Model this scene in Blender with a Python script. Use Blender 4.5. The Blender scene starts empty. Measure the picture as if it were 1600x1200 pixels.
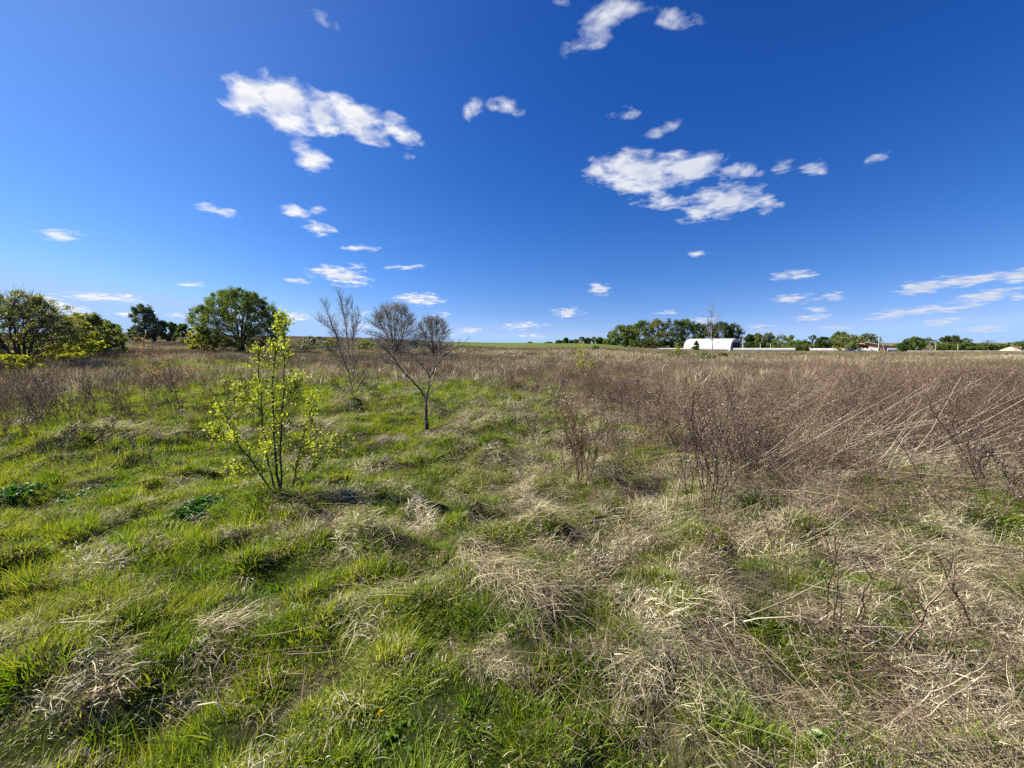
import bpy, math
import numpy as np
from mathutils import Matrix, Vector

R = math.radians
scene = bpy.context.scene
COL = scene.collection

# ------------------------------------------------------------------ camera
EYE = 1.65
F = 620.0                      # focal length in photo pixels (1600 wide): an ultra-wide phone lens
PITCH = math.atan(65.0 / F)    # camera looks slightly down
cam_d = bpy.data.cameras.new("camera")
cam = bpy.data.objects.new("camera", cam_d)
COL.objects.link(cam)
cam.location = (0, 0, EYE)
cam.rotation_euler = (math.pi / 2 - PITCH, 0, 0)
cam_d.sensor_width = 36
cam_d.lens = 36 * F / 1600
cam_d.clip_start = 0.05
cam_d.clip_end = 8000
scene.camera = cam

scene.view_settings.view_transform = 'Standard'
scene.view_settings.look = 'None'
EXPOSURE = 1.25               # the photo is exposed for the field
scene.view_settings.exposure = EXPOSURE
scene.view_settings.gamma = 1.0
scene.view_settings.use_curve_mapping = False
scene.cycles.max_bounces = 5
scene.cycles.diffuse_bounces = 2
scene.cycles.glossy_bounces = 1
scene.cycles.transmission_bounces = 3
scene.cycles.transparent_max_bounces = 6
scene.cycles.use_denoising = False
scene.cycles.caustics_reflective = False
scene.cycles.caustics_refractive = False


def ray(px, py):
    """world direction through a point of the photograph"""
    x, y = (px - 800) / F, (600 - py) / F
    c, s = math.cos(PITCH), math.sin(PITCH)
    return np.array([x, c + y * s, -s + y * c])


# ------------------------------------------------------------------ sun and sky
SUN_AZ = 79.0     # degrees left of the view direction
SUN_EL = 42.0
sd = np.array([-math.sin(R(SUN_AZ)) * math.cos(R(SUN_EL)), math.cos(R(SUN_AZ)) * math.cos(R(SUN_EL)), math.sin(R(SUN_EL))])
sun_l = bpy.data.lights.new("sun", 'SUN')
sun_l.energy = 5.0
sun_l.angle = R(0.5)
sun_l.color = (1.0, 0.93, 0.79)
sun = bpy.data.objects.new("sun", sun_l)
COL.objects.link(sun)
sun.rotation_euler = Vector(sd).to_track_quat('Z', 'Y').to_euler()
sun.location = (-20, 10, 30)

CLOUDS = [  # photo x, y, half width, half height, tilt (deg, clockwise), strength
 (390,150,48,30,15,1.1),(445,162,62,36,25,1.2),(500,178,38,26,35,1.05),(560,185,56,26,25,1.15),(618,200,42,18,28,1.0),
 (512,196,14,9,40,.45),(487,246,34,20,38,1.0),(505,30,34,15,42,.62),
 (740,172,15,22,10,.36),(790,167,27,13,15,.72),(645,246,14,8,10,.7),(935,42,58,24,-38,.75),(975,12,36,18,-10,.7),
 (1050,24,46,14,12,.5),(875,6,18,9,0,.6),(978,180,30,12,-3,.65),(1035,202,30,9,-22,.34),
 (1000,270,76,30,2,1.2),(1060,260,76,23,-3,1.1),(1125,264,60,13,4,.85),(935,268,26,12,-10,.75),(1035,312,56,13,2,.9),
 (1135,313,62,24,-6,1.1),(1092,332,32,14,-10,.9),(1200,318,22,20,-45,.75),(1225,260,18,13,-20,.5),(1285,262,38,11,-8,.52),
 (1370,247,20,8,-25,.5),
 (340,328,36,8,12,.95),(455,332,27,9,8,.85),(495,328,15,9,0,.75),(497,357,28,9,12,.85),
 (565,387,30,5,2,.8),(92,367,38,8,5,.9),(463,436,22,6,10,1.0),(530,431,50,12,12,1.2),(556,420,16,9,20,.7),
 (632,417,30,4,0,.75),(655,469,40,8,4,1.1),(650,461,26,5,0,.8),(568,487,14,4,0,.7),(690,490,18,4,0,.8),
 (155,463,72,7,4,1.1),(95,478,56,11,18,1.0),(300,445,22,4,2,.9),(195,491,30,5,2,.9),(285,494,28,4,0,.8),(460,495,28,6,0,.9),
 (560,510,30,5,0,.8),(820,508,44,5,-2,.95),(735,515,24,4,0,.8),(887,488,27,6,2,.95),(938,454,19,9,12,1.0),
 (830,525,24,4,0,.8),(700,522,26,3,0,.7),(1092,396,15,7,0,.9),
 (1242,431,38,9,-3,1.0),(1240,467,40,8,-4,1.0),(1302,463,22,7,0,.85),(1267,496,34,6,-3,.9),(1275,483,20,4,0,.8),(1305,511,34,4,-2,.7),
 (1440,447,42,12,-10,1.15),(1515,437,84,9,-9,1.1),(1592,429,44,10,-8,1.1),(1430,486,84,8,-8,1.0),(1500,479,38,8,-8,1.0),
 (1545,461,56,9,-8,1.1),(1470,503,32,5,-3,.95),(1535,514,44,5,-3,.75),(1590,462,26,6,0,.7),
 (1040,489,22,4,0,.9),(1100,501,24,6,0,.9),(1190,510,24,4,0,.7),
]
world = bpy.data.worlds.new("World")
scene.world = world
world.use_nodes = True
wt = world.node_tree
wt.nodes.clear()


class NT:
    """tiny helper for node graphs"""
    def __init__(s, t): s.t = t
    def put(s, node, i, v):
        if v is None: return
        if isinstance(v, bpy.types.NodeSocket): s.t.links.new(v, node.inputs[i])
        else: node.inputs[i].default_value = v
    def m(s, op, a, b=None, c=None, clamp=False):
        n = s.t.nodes.new('ShaderNodeMath'); n.operation = op; n.use_clamp = clamp
        s.put(n, 0, a); s.put(n, 1, b); s.put(n, 2, c); return n.outputs[0]
    def v(s, op, a, b=None, scale=None):
        n = s.t.nodes.new('ShaderNodeVectorMath'); n.operation = op
        s.put(n, 0, a); s.put(n, 1, b)
        if scale is not None: s.put(n, 3, scale)
        return n.outputs['Value'] if op in ('LENGTH', 'DOT_PRODUCT', 'DISTANCE') else n.outputs[0]
    def noise(s, vec, scale, detail=4, rough=.5, dist=0.0, out=0):
        n = s.t.nodes.new('ShaderNodeTexNoise')
        s.put(n, 'Vector', vec); n.inputs['Scale'].default_value = scale; n.inputs['Detail'].default_value = detail
        n.inputs['Roughness'].default_value = rough; n.inputs['Distortion'].default_value = dist
        return n.outputs[out]
    def xyz(s, v):
        n = s.t.nodes.new('ShaderNodeSeparateXYZ'); s.put(n, 0, v); return n.outputs
    def comb(s, x, y, z):
        n = s.t.nodes.new('ShaderNodeCombineXYZ'); s.put(n, 0, x); s.put(n, 1, y); s.put(n, 2, z); return n.outputs[0]
    def mix(s, f, a, b, mode='MIX'):
        n = s.t.nodes.new('ShaderNodeMix'); n.data_type = 'RGBA'; n.blend_type = mode
        s.put(n, 0, f)
        for i, q in ((6, a), (7, b)):
            if isinstance(q, tuple) and len(q) == 3: q = (*q, 1)
            s.put(n, i, q)
        return n.outputs[2]
    def ramp(s, f, stops):
        n = s.t.nodes.new('ShaderNodeValToRGB'); s.put(n, 0, f)
        e = n.color_ramp.elements
        while len(e) < len(stops): e.new(1.0)
        for k, (p, c) in enumerate(stops):
            e[k].position = p; e[k].color = (*c, 1)
        return n.outputs[0]
    def rng(s, x, a, b, c, d, clamp=True, smooth=False):
        n = s.t.nodes.new('ShaderNodeMapRange'); n.clamp = clamp
        if smooth: n.interpolation_type = 'SMOOTHSTEP'
        s.put(n, 0, x)
        for k, q in ((1, a), (2, b), (3, c), (4, d)): n.inputs[k].default_value = q
        return n.outputs[0]


W = NT(wt)
tc = wt.nodes.new('ShaderNodeTexCoord')
sky = wt.nodes.new('ShaderNodeTexSky')
sky.sky_type = 'NISHITA'
sky.sun_disc = False
sky.sun_elevation = R(SUN_EL)
sky.sun_rotation = R(-SUN_AZ)
sky.altitude = 100
sky.air_density = 1.0
sky.dust_density = 0.0
sky.ozone_density = 3.0
SKY_STRENGTH = 0.12
skv = wt.nodes.new('ShaderNodeTexCoord')
skx, sky_, skz = W.xyz(skv.outputs['Generated'])
skz = W.m('MULTIPLY_ADD', W.m('MAXIMUM', skz, 0.0), 0.90, 0.10)
wt.links.new(W.comb(skx, sky_, skz), sky.inputs[0])
# the phone's deeper blue: a tone curve per channel over the Nishita sky, plus the glare round the sun
hs = wt.nodes.new('ShaderNodeHueSaturation')
hs.inputs['Saturation'].default_value = 1.22
wt.links.new(sky.outputs[0], hs.inputs['Color'])
sr, sg, sb = W.xyz(W.v('SCALE', W.v('MULTIPLY', hs.outputs[0], (0.86, 1.0, 1.12)), scale=SKY_STRENGTH))
sdot = W.m('MAXIMUM', W.v('DOT_PRODUCT', tc.outputs['Generated'], tuple(sd)), 0.0)
glare = W.m('POWER', sdot, 5.0)
cr_ = W.m('MULTIPLY_ADD', glare, 0.18, W.m('MULTIPLY', W.m('POWER', W.m('MAXIMUM', sr, 0.0), 1.9), 5.4))
cg_ = W.m('MULTIPLY_ADD', glare, 0.19, W.m('MULTIPLY', W.m('POWER', W.m('MAXIMUM', sg, 0.0), 1.45), 1.45))
cb_ = W.m('MULTIPLY_ADD', glare, 0.10, W.m('MULTIPLY', W.m('POWER', W.m('MAXIMUM', sb, 0.0), 1.15), 1.18))
cr_ = W.m('MINIMUM', cr_, 0.42); cg_ = W.m('MINIMUM', cg_, 0.64); cb_ = W.m('MINIMUM', cb_, 1.0)
skyc = W.v('SCALE', W.comb(cr_, cg_, cb_), scale=1.0 / SKY_STRENGTH)
dx, dy, dz = W.xyz(tc.outputs['Generated'])
yc = W.m('MAXIMUM', dy, 0.04)
uu = W.m('DIVIDE', dx, yc)
vv = W.m('DIVIDE', dz, yc)
zc = W.m('ADD', W.m('MAXIMUM', dz, 0.0), 0.13)
pl = W.comb(W.m('DIVIDE', dx, zc), W.m('DIVIDE', dy, zc), 0.0)      # a flat cloud layer overhead
warp = W.v('SCALE', W.v('SUBTRACT', W.noise(pl, 5.0, 2, .5, 0, 1), (0.5, 0.5, 0.5)), scale=0.10)
plw = W.v('ADD', pl, warp)
UV = W.comb(uu, vv, 0.0)
UVw = W.v('ADD', UV, W.v('SCALE', W.v('SUBTRACT', W.noise(pl, 3.2, 3, .6, 0, 1), (0.5, 0.5, 0.5)), scale=0.028))
mask = None
for (cx, cy, hw, hh, ang, st) in CLOUDS:
    d = ray(cx, cy)
    mp = wt.nodes.new('ShaderNodeMapping'); mp.vector_type = 'TEXTURE'
    wt.links.new(UVw, mp.inputs[0])
    mp.inputs[1].default_value = (d[0] / d[1], d[2] / d[1], 0)
    mp.inputs[2].default_value = (0, 0, R(-ang))
    mp.inputs[3].default_value = (hw * 1.20 / F, hh * 1.25 / F, 1)
    ln = W.v('LENGTH', mp.outputs[0])
    if hw > 30 and cy < 345 and st > 1: st *= 1.18
    val = W.m('MULTIPLY_ADD', ln, -st, st)
    mask = val if mask is None else W.m('MAXIMUM', mask, val)
n1 = W.noise(plw, 9.5, 10, .58)
n2 = W.noise(W.v('ADD', plw, (-0.05, 0.035, 0.0)), 7.5, 3, .5)
dens = W.m('ADD', mask, W.m('MULTIPLY', W.m('SUBTRACT', n1, 0.5), 2.7))
alpha = W.rng(dens, 0.14, 0.98, 0, 1)
alpha = W.m('MULTIPLY', alpha, 1.12, clamp=True)
alpha = W.m('POWER', alpha, 1.1)
alpha = W.m('MULTIPLY', alpha, W.rng(mask, 0.0, 0.15, 0, 1))
alpha = W.m('MULTIPLY', alpha, W.rng(dy, 0.04, 0.15, 0, 1))
alpha = W.m('MULTIPLY', alpha, 0.97)
lit = W.rng(W.m('SUBTRACT', n1, n2), -0.10, 0.12, 0.0, 1.0)
thick = W.rng(dens, 0.7, 2.0, 1.0, 0.86)
K = 1.0 / SKY_STRENGTH
ccol = W.mix(lit, (0.72 * K, 0.77 * K, 0.90 * K), (1.0 * K, 1.0 * K, 1.02 * K))
ccol = W.mix(W.rng(dx, -0.2, 0.5, 0, 0.55), ccol, (0.52 * K, 0.60 * K, 0.78 * K))
ccol = W.v('SCALE', ccol, scale=thick)
final = W.mix(alpha, skyc, ccol)
bg = wt.nodes.new('ShaderNodeBackground')
bg.inputs[1].default_value = SKY_STRENGTH * 2 ** -EXPOSURE
wt.links.new(final, bg.inputs[0])
wo = wt.nodes.new('ShaderNodeOutputWorld')
wt.links.new(bg.outputs[0], wo.inputs[0])

# ------------------------------------------------------------------ noise and terrain
def _hash(ix, iy, seed):
    h = (ix.astype(np.int64) * 374761393 + iy.astype(np.int64) * 668265263 + seed * 2147483647) & 0xffffffff
    h = ((h ^ (h >> 13)) * 1274126177) & 0xffffffff
    h = (h ^ (h >> 16)) & 0xffffffff
    return h / 4294967295.0


def vn(x, y, seed=0):
    x = np.asarray(x, float); y = np.asarray(y, float)
    ix, iy = np.floor(x), np.floor(y)
    fx, fy = x - ix, y - iy
    fx = fx * fx * (3 - 2 * fx); fy = fy * fy * (3 - 2 * fy)
    a = _hash(ix, iy, seed); b = _hash(ix + 1, iy, seed); c = _hash(ix, iy + 1, seed); d = _hash(ix + 1, iy + 1, seed)
    return (a * (1 - fx) + b * fx) * (1 - fy) + (c * (1 - fx) + d * fx) * fy


def fbm(x, y, seed=0, oct=4):
    s, a, t = 0, .5, 0
    for k in range(oct):
        ca, sa = math.cos(.65 + 1.3 * k), math.sin(.65 + 1.3 * k)      # turned each octave so that no grid shows
        s = s + a * vn((x * ca - y * sa) * 2 ** k + 17.3 * k, (x * sa + y * ca) * 2 ** k - 9.1 * k, seed + k); t += a; a *= .5
    return s / t


US = np.array([-2.6, -0.98, -0.56, -0.36, -0.16, 0.0, 0.22, 0.34, 0.5, 1.3, 2.6])
YS = np.array([519., 520., 525., 528., 534., 536., 537.5, 545., 549., 549.5, 550.])   # where the ground 190 m off shows
MOUNDS = []   # x, y, radius, height


def H0(x, y):
    x = np.asarray(x, float); y = np.asarray(y, float)
    th = np.clip(np.arctan2(x, y), -R(69), R(69))
    u = np.tan(th)
    d = np.hypot(x, y) * np.cos(th)
    ys = np.interp(u, US, YS)
    h190 = EYE - (ys - 535) / F * 190
    s = np.clip((d - 12) / 178, 0, 1)
    s = s ** 1.25
    far = np.clip((d - 190) / 1200, 0, 1)
    back = np.clip(np.cos(np.arctan2(x, y)) * 2 + 1, 0, 1)
    h = h190 * s * (1 - far) * back - 4.0 * far
    return h + (fbm(x / 26, y / 26, 50, 3) - .5) * 0.9 * np.clip((d - 20) / 60, 0, 1)


def H(x, y):
    x = np.asarray(x, float); y = np.asarray(y, float)
    r = np.hypot(x, y)
    h = H0(x, y)
    w = np.exp(-r / 60)
    b = (1 - 2 * np.abs(fbm(x / 1.1, y / 1.1, 3, 2) - .5)) ** 2
    h = h + w * ((b - .6) * 0.06 + (fbm(x / .36, y / .36, 9, 2) - .5) * 0.30 + (vn(x / .12, y / .12, 19) - .5) * .02 * np.clip(1.6 - r / 8, 0, 1) + (fbm(x / 3.5, y / 3.5, 21, 2) - .5) * .3)
    for (mx, my, mr, mh) in MOUNDS:
        h = h + mh * np.exp(-((x - mx) ** 2 + (y - my) ** 2) / (mr * mr))
    return h


def gp(px, py):
    """ground point seen at a photo position"""
    d = ray(px, py)
    t = np.concatenate([np.linspace(1, 60, 1500), np.linspace(60, 400, 1500)])
    z = EYE + d[2] * t
    g = H0(d[0] * t, d[1] * t)
    k = np.argmax(z < g)
    if z[k] >= g[k]: k = len(t) - 1
    return d[0] * t[k], d[1] * t[k]


def at(px, Y):
    d = ray(px, 540)
    return d[0] / d[1] * Y, Y


def top_h(px, py, Y):
    """height of something standing at distance Y whose top shows at py"""
    d = ray(px, py)
    x, y = at(px, Y)
    return EYE + d[2] / d[1] * Y - float(H0(x, y))


for (px, py, r, h) in [(550, 640, .42, .22), (480, 668, .5, .16), (830, 835, .28, .16), (730, 868, .22, .15), (600, 850, .2, .10),
                       (800, 945, .26, .14), (545, 840, .24, .12), (435, 785, .3, .10), (690, 700, .5, .14), (780, 705, .5, .22),
                       (180, 690, .8, .16),
                       (1250, 830, .4, .16), (1470, 790, .5, .14)]:
    x, y = gp(px, py)
    MOUNDS.append((x, y, r, h))

# ------------------------------------------------------------------ mesh helpers
def mesh_np(name, V, faces_by_n, mat, attrs=None, smooth=False):
    """faces_by_n: list of (k,n) index arrays"""
    me = bpy.data.meshes.new(name)
    V = np.asarray(V, np.float32)
    me.vertices.add(len(V)); me.vertices.foreach_set('co', V.ravel())
    loops, starts, totals, s = [], [], [], 0
    for Fa in faces_by_n:
        Fa = np.asarray(Fa, np.int32)
        if len(Fa) == 0: continue
        n = Fa.shape[1]
        loops.append(Fa.ravel()); starts.append(s + np.arange(len(Fa)) * n); totals.append(np.full(len(Fa), n)); s += Fa.size
    loops = np.concatenate(loops)
    starts = np.concatenate(starts).astype(np.int32); totals = np.concatenate(totals).astype(np.int32)
    me.loops.add(len(loops)); me.loops.foreach_set('vertex_index', loops)
    me.polygons.add(len(starts)); me.polygons.foreach_set('loop_start', starts)
    try: me.polygons.foreach_set('loop_total', totals)
    except Exception: pass
    if smooth: me.polygons.foreach_set('use_smooth', np.ones(len(starts), bool))
    for k, a in (attrs or {}).items():
        at_ = me.attributes.new(k, 'FLOAT', 'POINT'); at_.data.foreach_set('value', np.asarray(a, np.float32))
    me.update(calc_edges=True)
    if mat: me.materials.append(mat)
    return me


def link(name, me, parent=None, loc=None, rot=None, label=None, cat=None, group=None, kind=None):
    o = bpy.data.objects.new(name, me); COL.objects.link(o)
    if parent: o.parent = parent
    if loc is not None: o.location = loc
    if rot is not None: o.rotation_euler = rot
    if label: o['label'] = label
    if cat: o['category'] = cat
    if group: o['group'] = group
    if kind: o['kind'] = kind
    return o


class MB:
    """collects boxes, tubes and polygons for one mesh"""
    def __init__(s): s.V = []; s.T = []; s.Q = []; s.A = []; s.n = 0
    def add(s, V, Q=None, T=None, a=0.5):
        V = np.asarray(V, float)
        s.V.append(V); s.A.append(np.broadcast_to(a, (len(V),)))
        if Q is not None and len(Q): s.Q.append(np.asarray(Q) + s.n)
        if T is not None and len(T): s.T.append(np.asarray(T) + s.n)
        s.n += len(V)
    def box(s, c, d, rz=0, a=.5):
        x, y, z = np.array(d) / 2
        P = np.array([[i * x, j * y, k * z] for k in (-1, 1) for j in (-1, 1) for i in (-1, 1)])
        ca, sa = math.cos(rz), math.sin(rz)
        P = P @ np.array([[ca, sa, 0], [-sa, ca, 0], [0, 0, 1]]) + np.array(c)
        s.add(P, Q=[(0, 2, 3, 1), (4, 5, 7, 6), (0, 1, 5, 4), (2, 6, 7, 3), (0, 4, 6, 2), (1, 3, 7, 5)], a=a)
    def tube(s, P, rad, sides=4, a=.5):
        P = np.asarray(P, float); n = len(P)
        rad = np.broadcast_to(np.asarray(rad, float), (n,))
        T = np.gradient(P, axis=0); T /= np.linalg.norm(T, axis=1)[:, None] + 1e-9
        ref = np.array([0, 0, 1.]) if abs(T[0, 2]) < .9 else np.array([1., 0, 0])
        U = np.cross(T, ref); U /= np.linalg.norm(U, axis=1)[:, None] + 1e-9
        Wv = np.cross(T, U)
        th = np.arange(sides) * 2 * math.pi / sides
        V = P[:, None] + rad[:, None, None] * (np.cos(th)[None, :, None] * U[:, None] + np.sin(th)[None, :, None] * Wv[:, None])
        i = np.arange(n - 1)[:, None] * sides; j = np.arange(sides)[None]; k = (j + 1) % sides
        Q = np.stack([i + j, i + k, i + sides + k, i + sides + j], -1).reshape(-1, 4)
        s.add(V.reshape(-1, 3), Q=Q, a=a)
    def mesh(s, name, mat, smooth=False):
        return mesh_np(name, np.concatenate(s.V), [np.concatenate(s.Q) if s.Q else np.zeros((0, 4), int),
                                                   np.concatenate(s.T) if s.T else np.zeros((0, 3), int)], mat,
                       {'rnd': np.concatenate(s.A)}, smooth)


def leaves(mb, P, size, rng, shape='diamond', dirs=None, flat=0.0):
    """many small leaf faces at the points P"""
    n = len(P)
    if n == 0: return
    D = rng.normal(size=(n, 3)) if dirs is None else dirs + rng.normal(size=(n, 3)) * .5
    D[:, 2] = D[:, 2] * (1 - flat)
    D /= np.linalg.norm(D, axis=1)[:, None] + 1e-9
    N = rng.normal(size=(n, 3)); N[:, 2] += flat * 2
    S = np.cross(D, N); S /= np.linalg.norm(S, axis=1)[:, None] + 1e-9
    N = np.cross(S, D)
    L = size * (0.6 + .8 * rng.random(n))[:, None]
    w = L * .33
    a = rng.random(n)
    if shape == 'leaf':     # pointed oval, folded a little along its midrib
        V = np.stack([P, P + D * L * .35 + S * w + N * w * .35, P + D * L * .72 + S * w * .75 + N * w * .3, P + D * L,
                      P + D * L * .72 - S * w * .75 + N * w * .3, P + D * L * .35 - S * w + N * w * .35], 1)
        i = np.arange(n)[:, None] * 6
        mb.add(V.reshape(-1, 3), Q=np.concatenate([i + np.array([[0, 1, 2, 3]]), i + np.array([[0, 3, 4, 5]])]), a=np.repeat(a, 6))
    else:
        V = np.stack([P, P + D * L * .5 + S * w, P + D * L, P + D * L * .5 - S * w], 1)
        i = np.arange(n)[:, None] * 4
        mb.add(V.reshape(-1, 3), Q=i + np.array([[0, 1, 2, 3]]), a=np.repeat(a, 4))


# ------------------------------------------------------------------ materials
def new_mat(name):
    m = bpy.data.materials.new(name); m.use_nodes = True
    m.node_tree.nodes.clear()
    return m, NT(m.node_tree)


def out(m, N, sh):
    o = m.node_tree.nodes.new('ShaderNodeOutputMaterial'); m.node_tree.links.new(sh, o.inputs[0])


def attr(N, name):
    n = N.t.nodes.new('ShaderNodeAttribute'); n.attribute_name = name; return n.outputs['Fac']


def world_pos(N): return N.t.nodes.new('ShaderNodeNewGeometry').outputs['Position']


def plant_mat(name, stops, trans=0.35, tcol=None, gloss=0.06, tint=None, patch=1.5, rough=.45):
    """thin leaf or blade: colour varies leaf by leaf and patch by patch"""
    m, N = new_mat(name)
    r = attr(N, 'rnd')
    pos = world_pos(N)
    ns = N.noise(pos, patch, 3, .6)
    f = N.m('ADD', N.m('MULTIPLY', r, .6), N.m('MULTIPLY', N.rng(ns, .3, .7, 0, 1), .4))
    c = N.ramp(f, stops)
    if tint:
        n2 = N.noise(pos, tint[1], 2, .5)
        c = N.mix(N.rng(n2, .42, .62, 0, tint[2]), c, tint[0])
    d = N.t.nodes.new('ShaderNodeBsdfDiffuse'); N.put(d, 0, c)
    sh = d.outputs[0]
    if trans > 0:
        t = N.t.nodes.new('ShaderNodeBsdfTranslucent')
        N.put(t, 0, N.mix(1.0, c, tcol or (1.3, 1.3, .7), 'MULTIPLY'))
        mx = N.t.nodes.new('ShaderNodeMixShader'); mx.inputs[0].default_value = trans
        N.t.links.new(sh, mx.inputs[1]); N.t.links.new(t.outputs[0], mx.inputs[2]); sh = mx.outputs[0]
    if gloss > 0:
        g = N.t.nodes.new('ShaderNodeBsdfGlossy'); g.inputs['Roughness'].default_value = rough
        g.inputs[0].default_value = (1, 1, 1, 1)
        mx = N.t.nodes.new('ShaderNodeMixShader'); mx.inputs[0].default_value = gloss
        N.t.links.new(sh, mx.inputs[1]); N.t.links.new(g.outputs[0], mx.inputs[2]); sh = mx.outputs[0]
    out(m, N, sh)
    return m


def solid_mat(name, stops, scale=6.0, rough=.9, bump=0.0, detail=5, stretch=None):
    m, N = new_mat(name)
    tcn = N.t.nodes.new('ShaderNodeTexCoord').outputs['Object']
    if stretch: tcn = N.v('MULTIPLY', tcn, stretch)
    n = N.noise(tcn, scale, detail, .6)
    c = N.ramp(N.rng(n, .3, .7, 0, 1), stops)
    p = N.t.nodes.new('ShaderNodeBsdfPrincipled')
    N.put(p, 'Base Color', c); p.inputs['Roughness'].default_value = rough
    p.inputs['Specular IOR Level'].default_value = .25
    if bump:
        b = N.t.nodes.new('ShaderNodeBump'); b.inputs['Strength'].default_value = bump; b.inputs['Distance'].default_value = .02
        N.put(b, 'Height', n); N.put(p, 'Normal', b.outputs[0])
    out(m, N, p.outputs[0])
    return m


M = {}
M['green'] = plant_mat('fresh_grass', [(0, (.04, .085, .004)), (.35, (.13, .21, .010)), (.7, (.26, .34, .025)), (.88, (.45, .44, .11)), (1, (.68, .63, .34))],
                       .46, (1.5, 1.35, .45), .02, ((.17, .20, .04), .35, .5))
M['lush'] = plant_mat('lush_grass', [(0, (.045, .10, .005)), (.6, (.11, .21, .010)), (1, (.22, .32, .03))], .46, (1.4, 1.4, .45), .03)
M['straw'] = plant_mat('straw', [(0, (.05, .034, .022)), (.35, (.22, .175, .115)), (.62, (.56, .49, .34)), (1, (.85, .80, .65))],
                       .22, (1.1, 1.05, .7), .02, ((.26, .27, .09), .6, .38))
M['pale'] = plant_mat('bleached_straw', [(0, (.20, .155, .085)), (.5, (.40, .335, .205)), (1, (.64, .57, .41))], .18, (1.1, 1.05, .8), .03)
M['cane'] = plant_mat('bleached_cane', [(0, (.30, .24, .16)), (1, (.62, .55, .42))], 0, None, .04)
M['brown'] = plant_mat('dead_weed_stem', [(0, (.038, .024, .018)), (.4, (.115, .078, .058)), (.75, (.26, .185, .138)), (1, (.54, .43, .33))],
                       .06, (1.1, 1.0, .85), .01, ((.24, .17, .115), .30, .6), patch=.6)
M['brown_far'] = plant_mat('far_dead_weed', [(0, (.10, .074, .048)), (.4, (.21, .162, .108)), (.75, (.31, .25, .175)), (1, (.42, .35, .255))],
                           .10, (1.1, 1.0, .85), .0, ((.15, .165, .065), .06, .8), patch=.15)
M['dark_stem'] = plant_mat('dark_dead_stem', [(0, (.028, .018, .015)), (.6, (.07, .045, .035)), (1, (.16, .10, .075))], 0, None, .05)
M['red_stem'] = plant_mat('reddish_dead_stem', [(0, (.10, .045, .025)), (.6, (.20, .11, .07)), (1, (.36, .24, .17))], 0, None, .06)
M['bark'] = solid_mat('dark_bark', [(0, (.028, .022, .018)), (.6, (.07, .055, .045)), (1, (.14, .12, .10))], 14, .9, .5)
M['pale_bark'] = solid_mat('pale_bark', [(0, (.12, .10, .085)), (.5, (.25, .22, .19)), (1, (.45, .42, .38))], 12, .85, .3)
M['twig'] = plant_mat('grey_twigs', [(0, (.07, .058, .048)), (1, (.19, .165, .14))], 0, None, .03)
M['grey_twig'] = plant_mat('pale_twigs', [(0, (.12, .10, .088)), (1, (.30, .26, .23))], 0, None, .03)
M['pear'] = plant_mat('young_leaves', [(0, (.15, .19, .025)), (.5, (.32, .38, .055)), (1, (.56, .58, .15))], .5, (1.35, 1.3, .5), .02, rough=.4)
M['orange'] = plant_mat('orange_leaves', [(0, (.22, .10, .03)), (.6, (.42, .20, .06)), (1, (.55, .36, .12))], .45, (1.3, 1.1, .6), .04)
M['leaf_olive'] = plant_mat('olive_leaves', [(0, (.06, .085, .014)), (.6, (.18, .21, .035)), (1, (.34, .36, .09))], .5, (1.4, 1.3, .5), .05, patch=.5)
M['leaf_yellow'] = plant_mat('yellow_green_leaves', [(0, (.10, .13, .012)), (.6, (.29, .33, .03)), (1, (.48, .50, .08))], .5, (1.4, 1.3, .5), .02, patch=.5)
M['leaf_mid'] = plant_mat('mid_green_leaves', [(0, (.06, .10, .02)), (.6, (.13, .19, .04)), (1, (.24, .31, .09))], .4, (1.4, 1.3, .6), .02, patch=.5)
M['leaf_grey'] = plant_mat('grey_green_leaves', [(0, (.06, .09, .042)), (.6, (.12, .17, .075)), (1, (.23, .29, .15))], .3, (1.3, 1.3, .7), .07, patch=.5)
M['leaf_dark'] = plant_mat('dark_leaves', [(0, (.03, .055, .015)), (.6, (.07, .105, .026)), (1, (.14, .18, .05))], .35, (1.3, 1.3, .6), .01, patch=.3)
M['leaf_far'] = plant_mat('far_leaves', [(0, (.05, .085, .016)), (.6, (.11, .165, .03)), (1, (.21, .27, .065))], .4, (1.3, 1.3, .6), .01, patch=.12)
M['blossom'] = plant_mat('pale_blossom', [(0, (.30, .32, .20)), (1, (.70, .70, .60))], .4, (1.1, 1.1, .9), .03)
M['herb'] = plant_mat('herb_leaves', [(0, (.022, .07, .012)), (.6, (.05, .14, .02)), (1, (.10, .22, .03))], .35, (1.3, 1.4, .5), .03, rough=.5)
M['rust'] = plant_mat('rusty_seed_heads', [(0, (.24, .17, .10)), (.6, (.48, .36, .22)), (1, (.68, .55, .38))], .3, (1.1, 1.0, .8), .03)
M['white'] = solid_mat('white_sheet', [(0, (.34, .34, .335)), (1, (.50, .50, .49))], .8, .5)
M['wall_white'] = solid_mat('whitewashed_concrete', [(0, (.40, .395, .375)), (1, (.66, .65, .62))], .7, .8)
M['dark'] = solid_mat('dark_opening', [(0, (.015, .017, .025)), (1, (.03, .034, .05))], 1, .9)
M['concrete'] = solid_mat('concrete', [(0, (.40, .385, .35)), (.5, (.55, .53, .50)), (1, (.68, .66, .62))], 1.2, .9)
M['grey_panel'] = solid_mat('grey_panel', [(0, (.28, .28, .28)), (1, (.40, .40, .39))], .6, .8)
M['brick'] = solid_mat('brick', [(0, (.38, .19, .12)), (.5, (.46, .25, .17)), (1, (.55, .34, .25))], 2.5, .9)
M['roof'] = solid_mat('slate_roof', [(0, (.22, .20, .19)), (1, (.36, .33, .31))], 1.5, .85)
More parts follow.
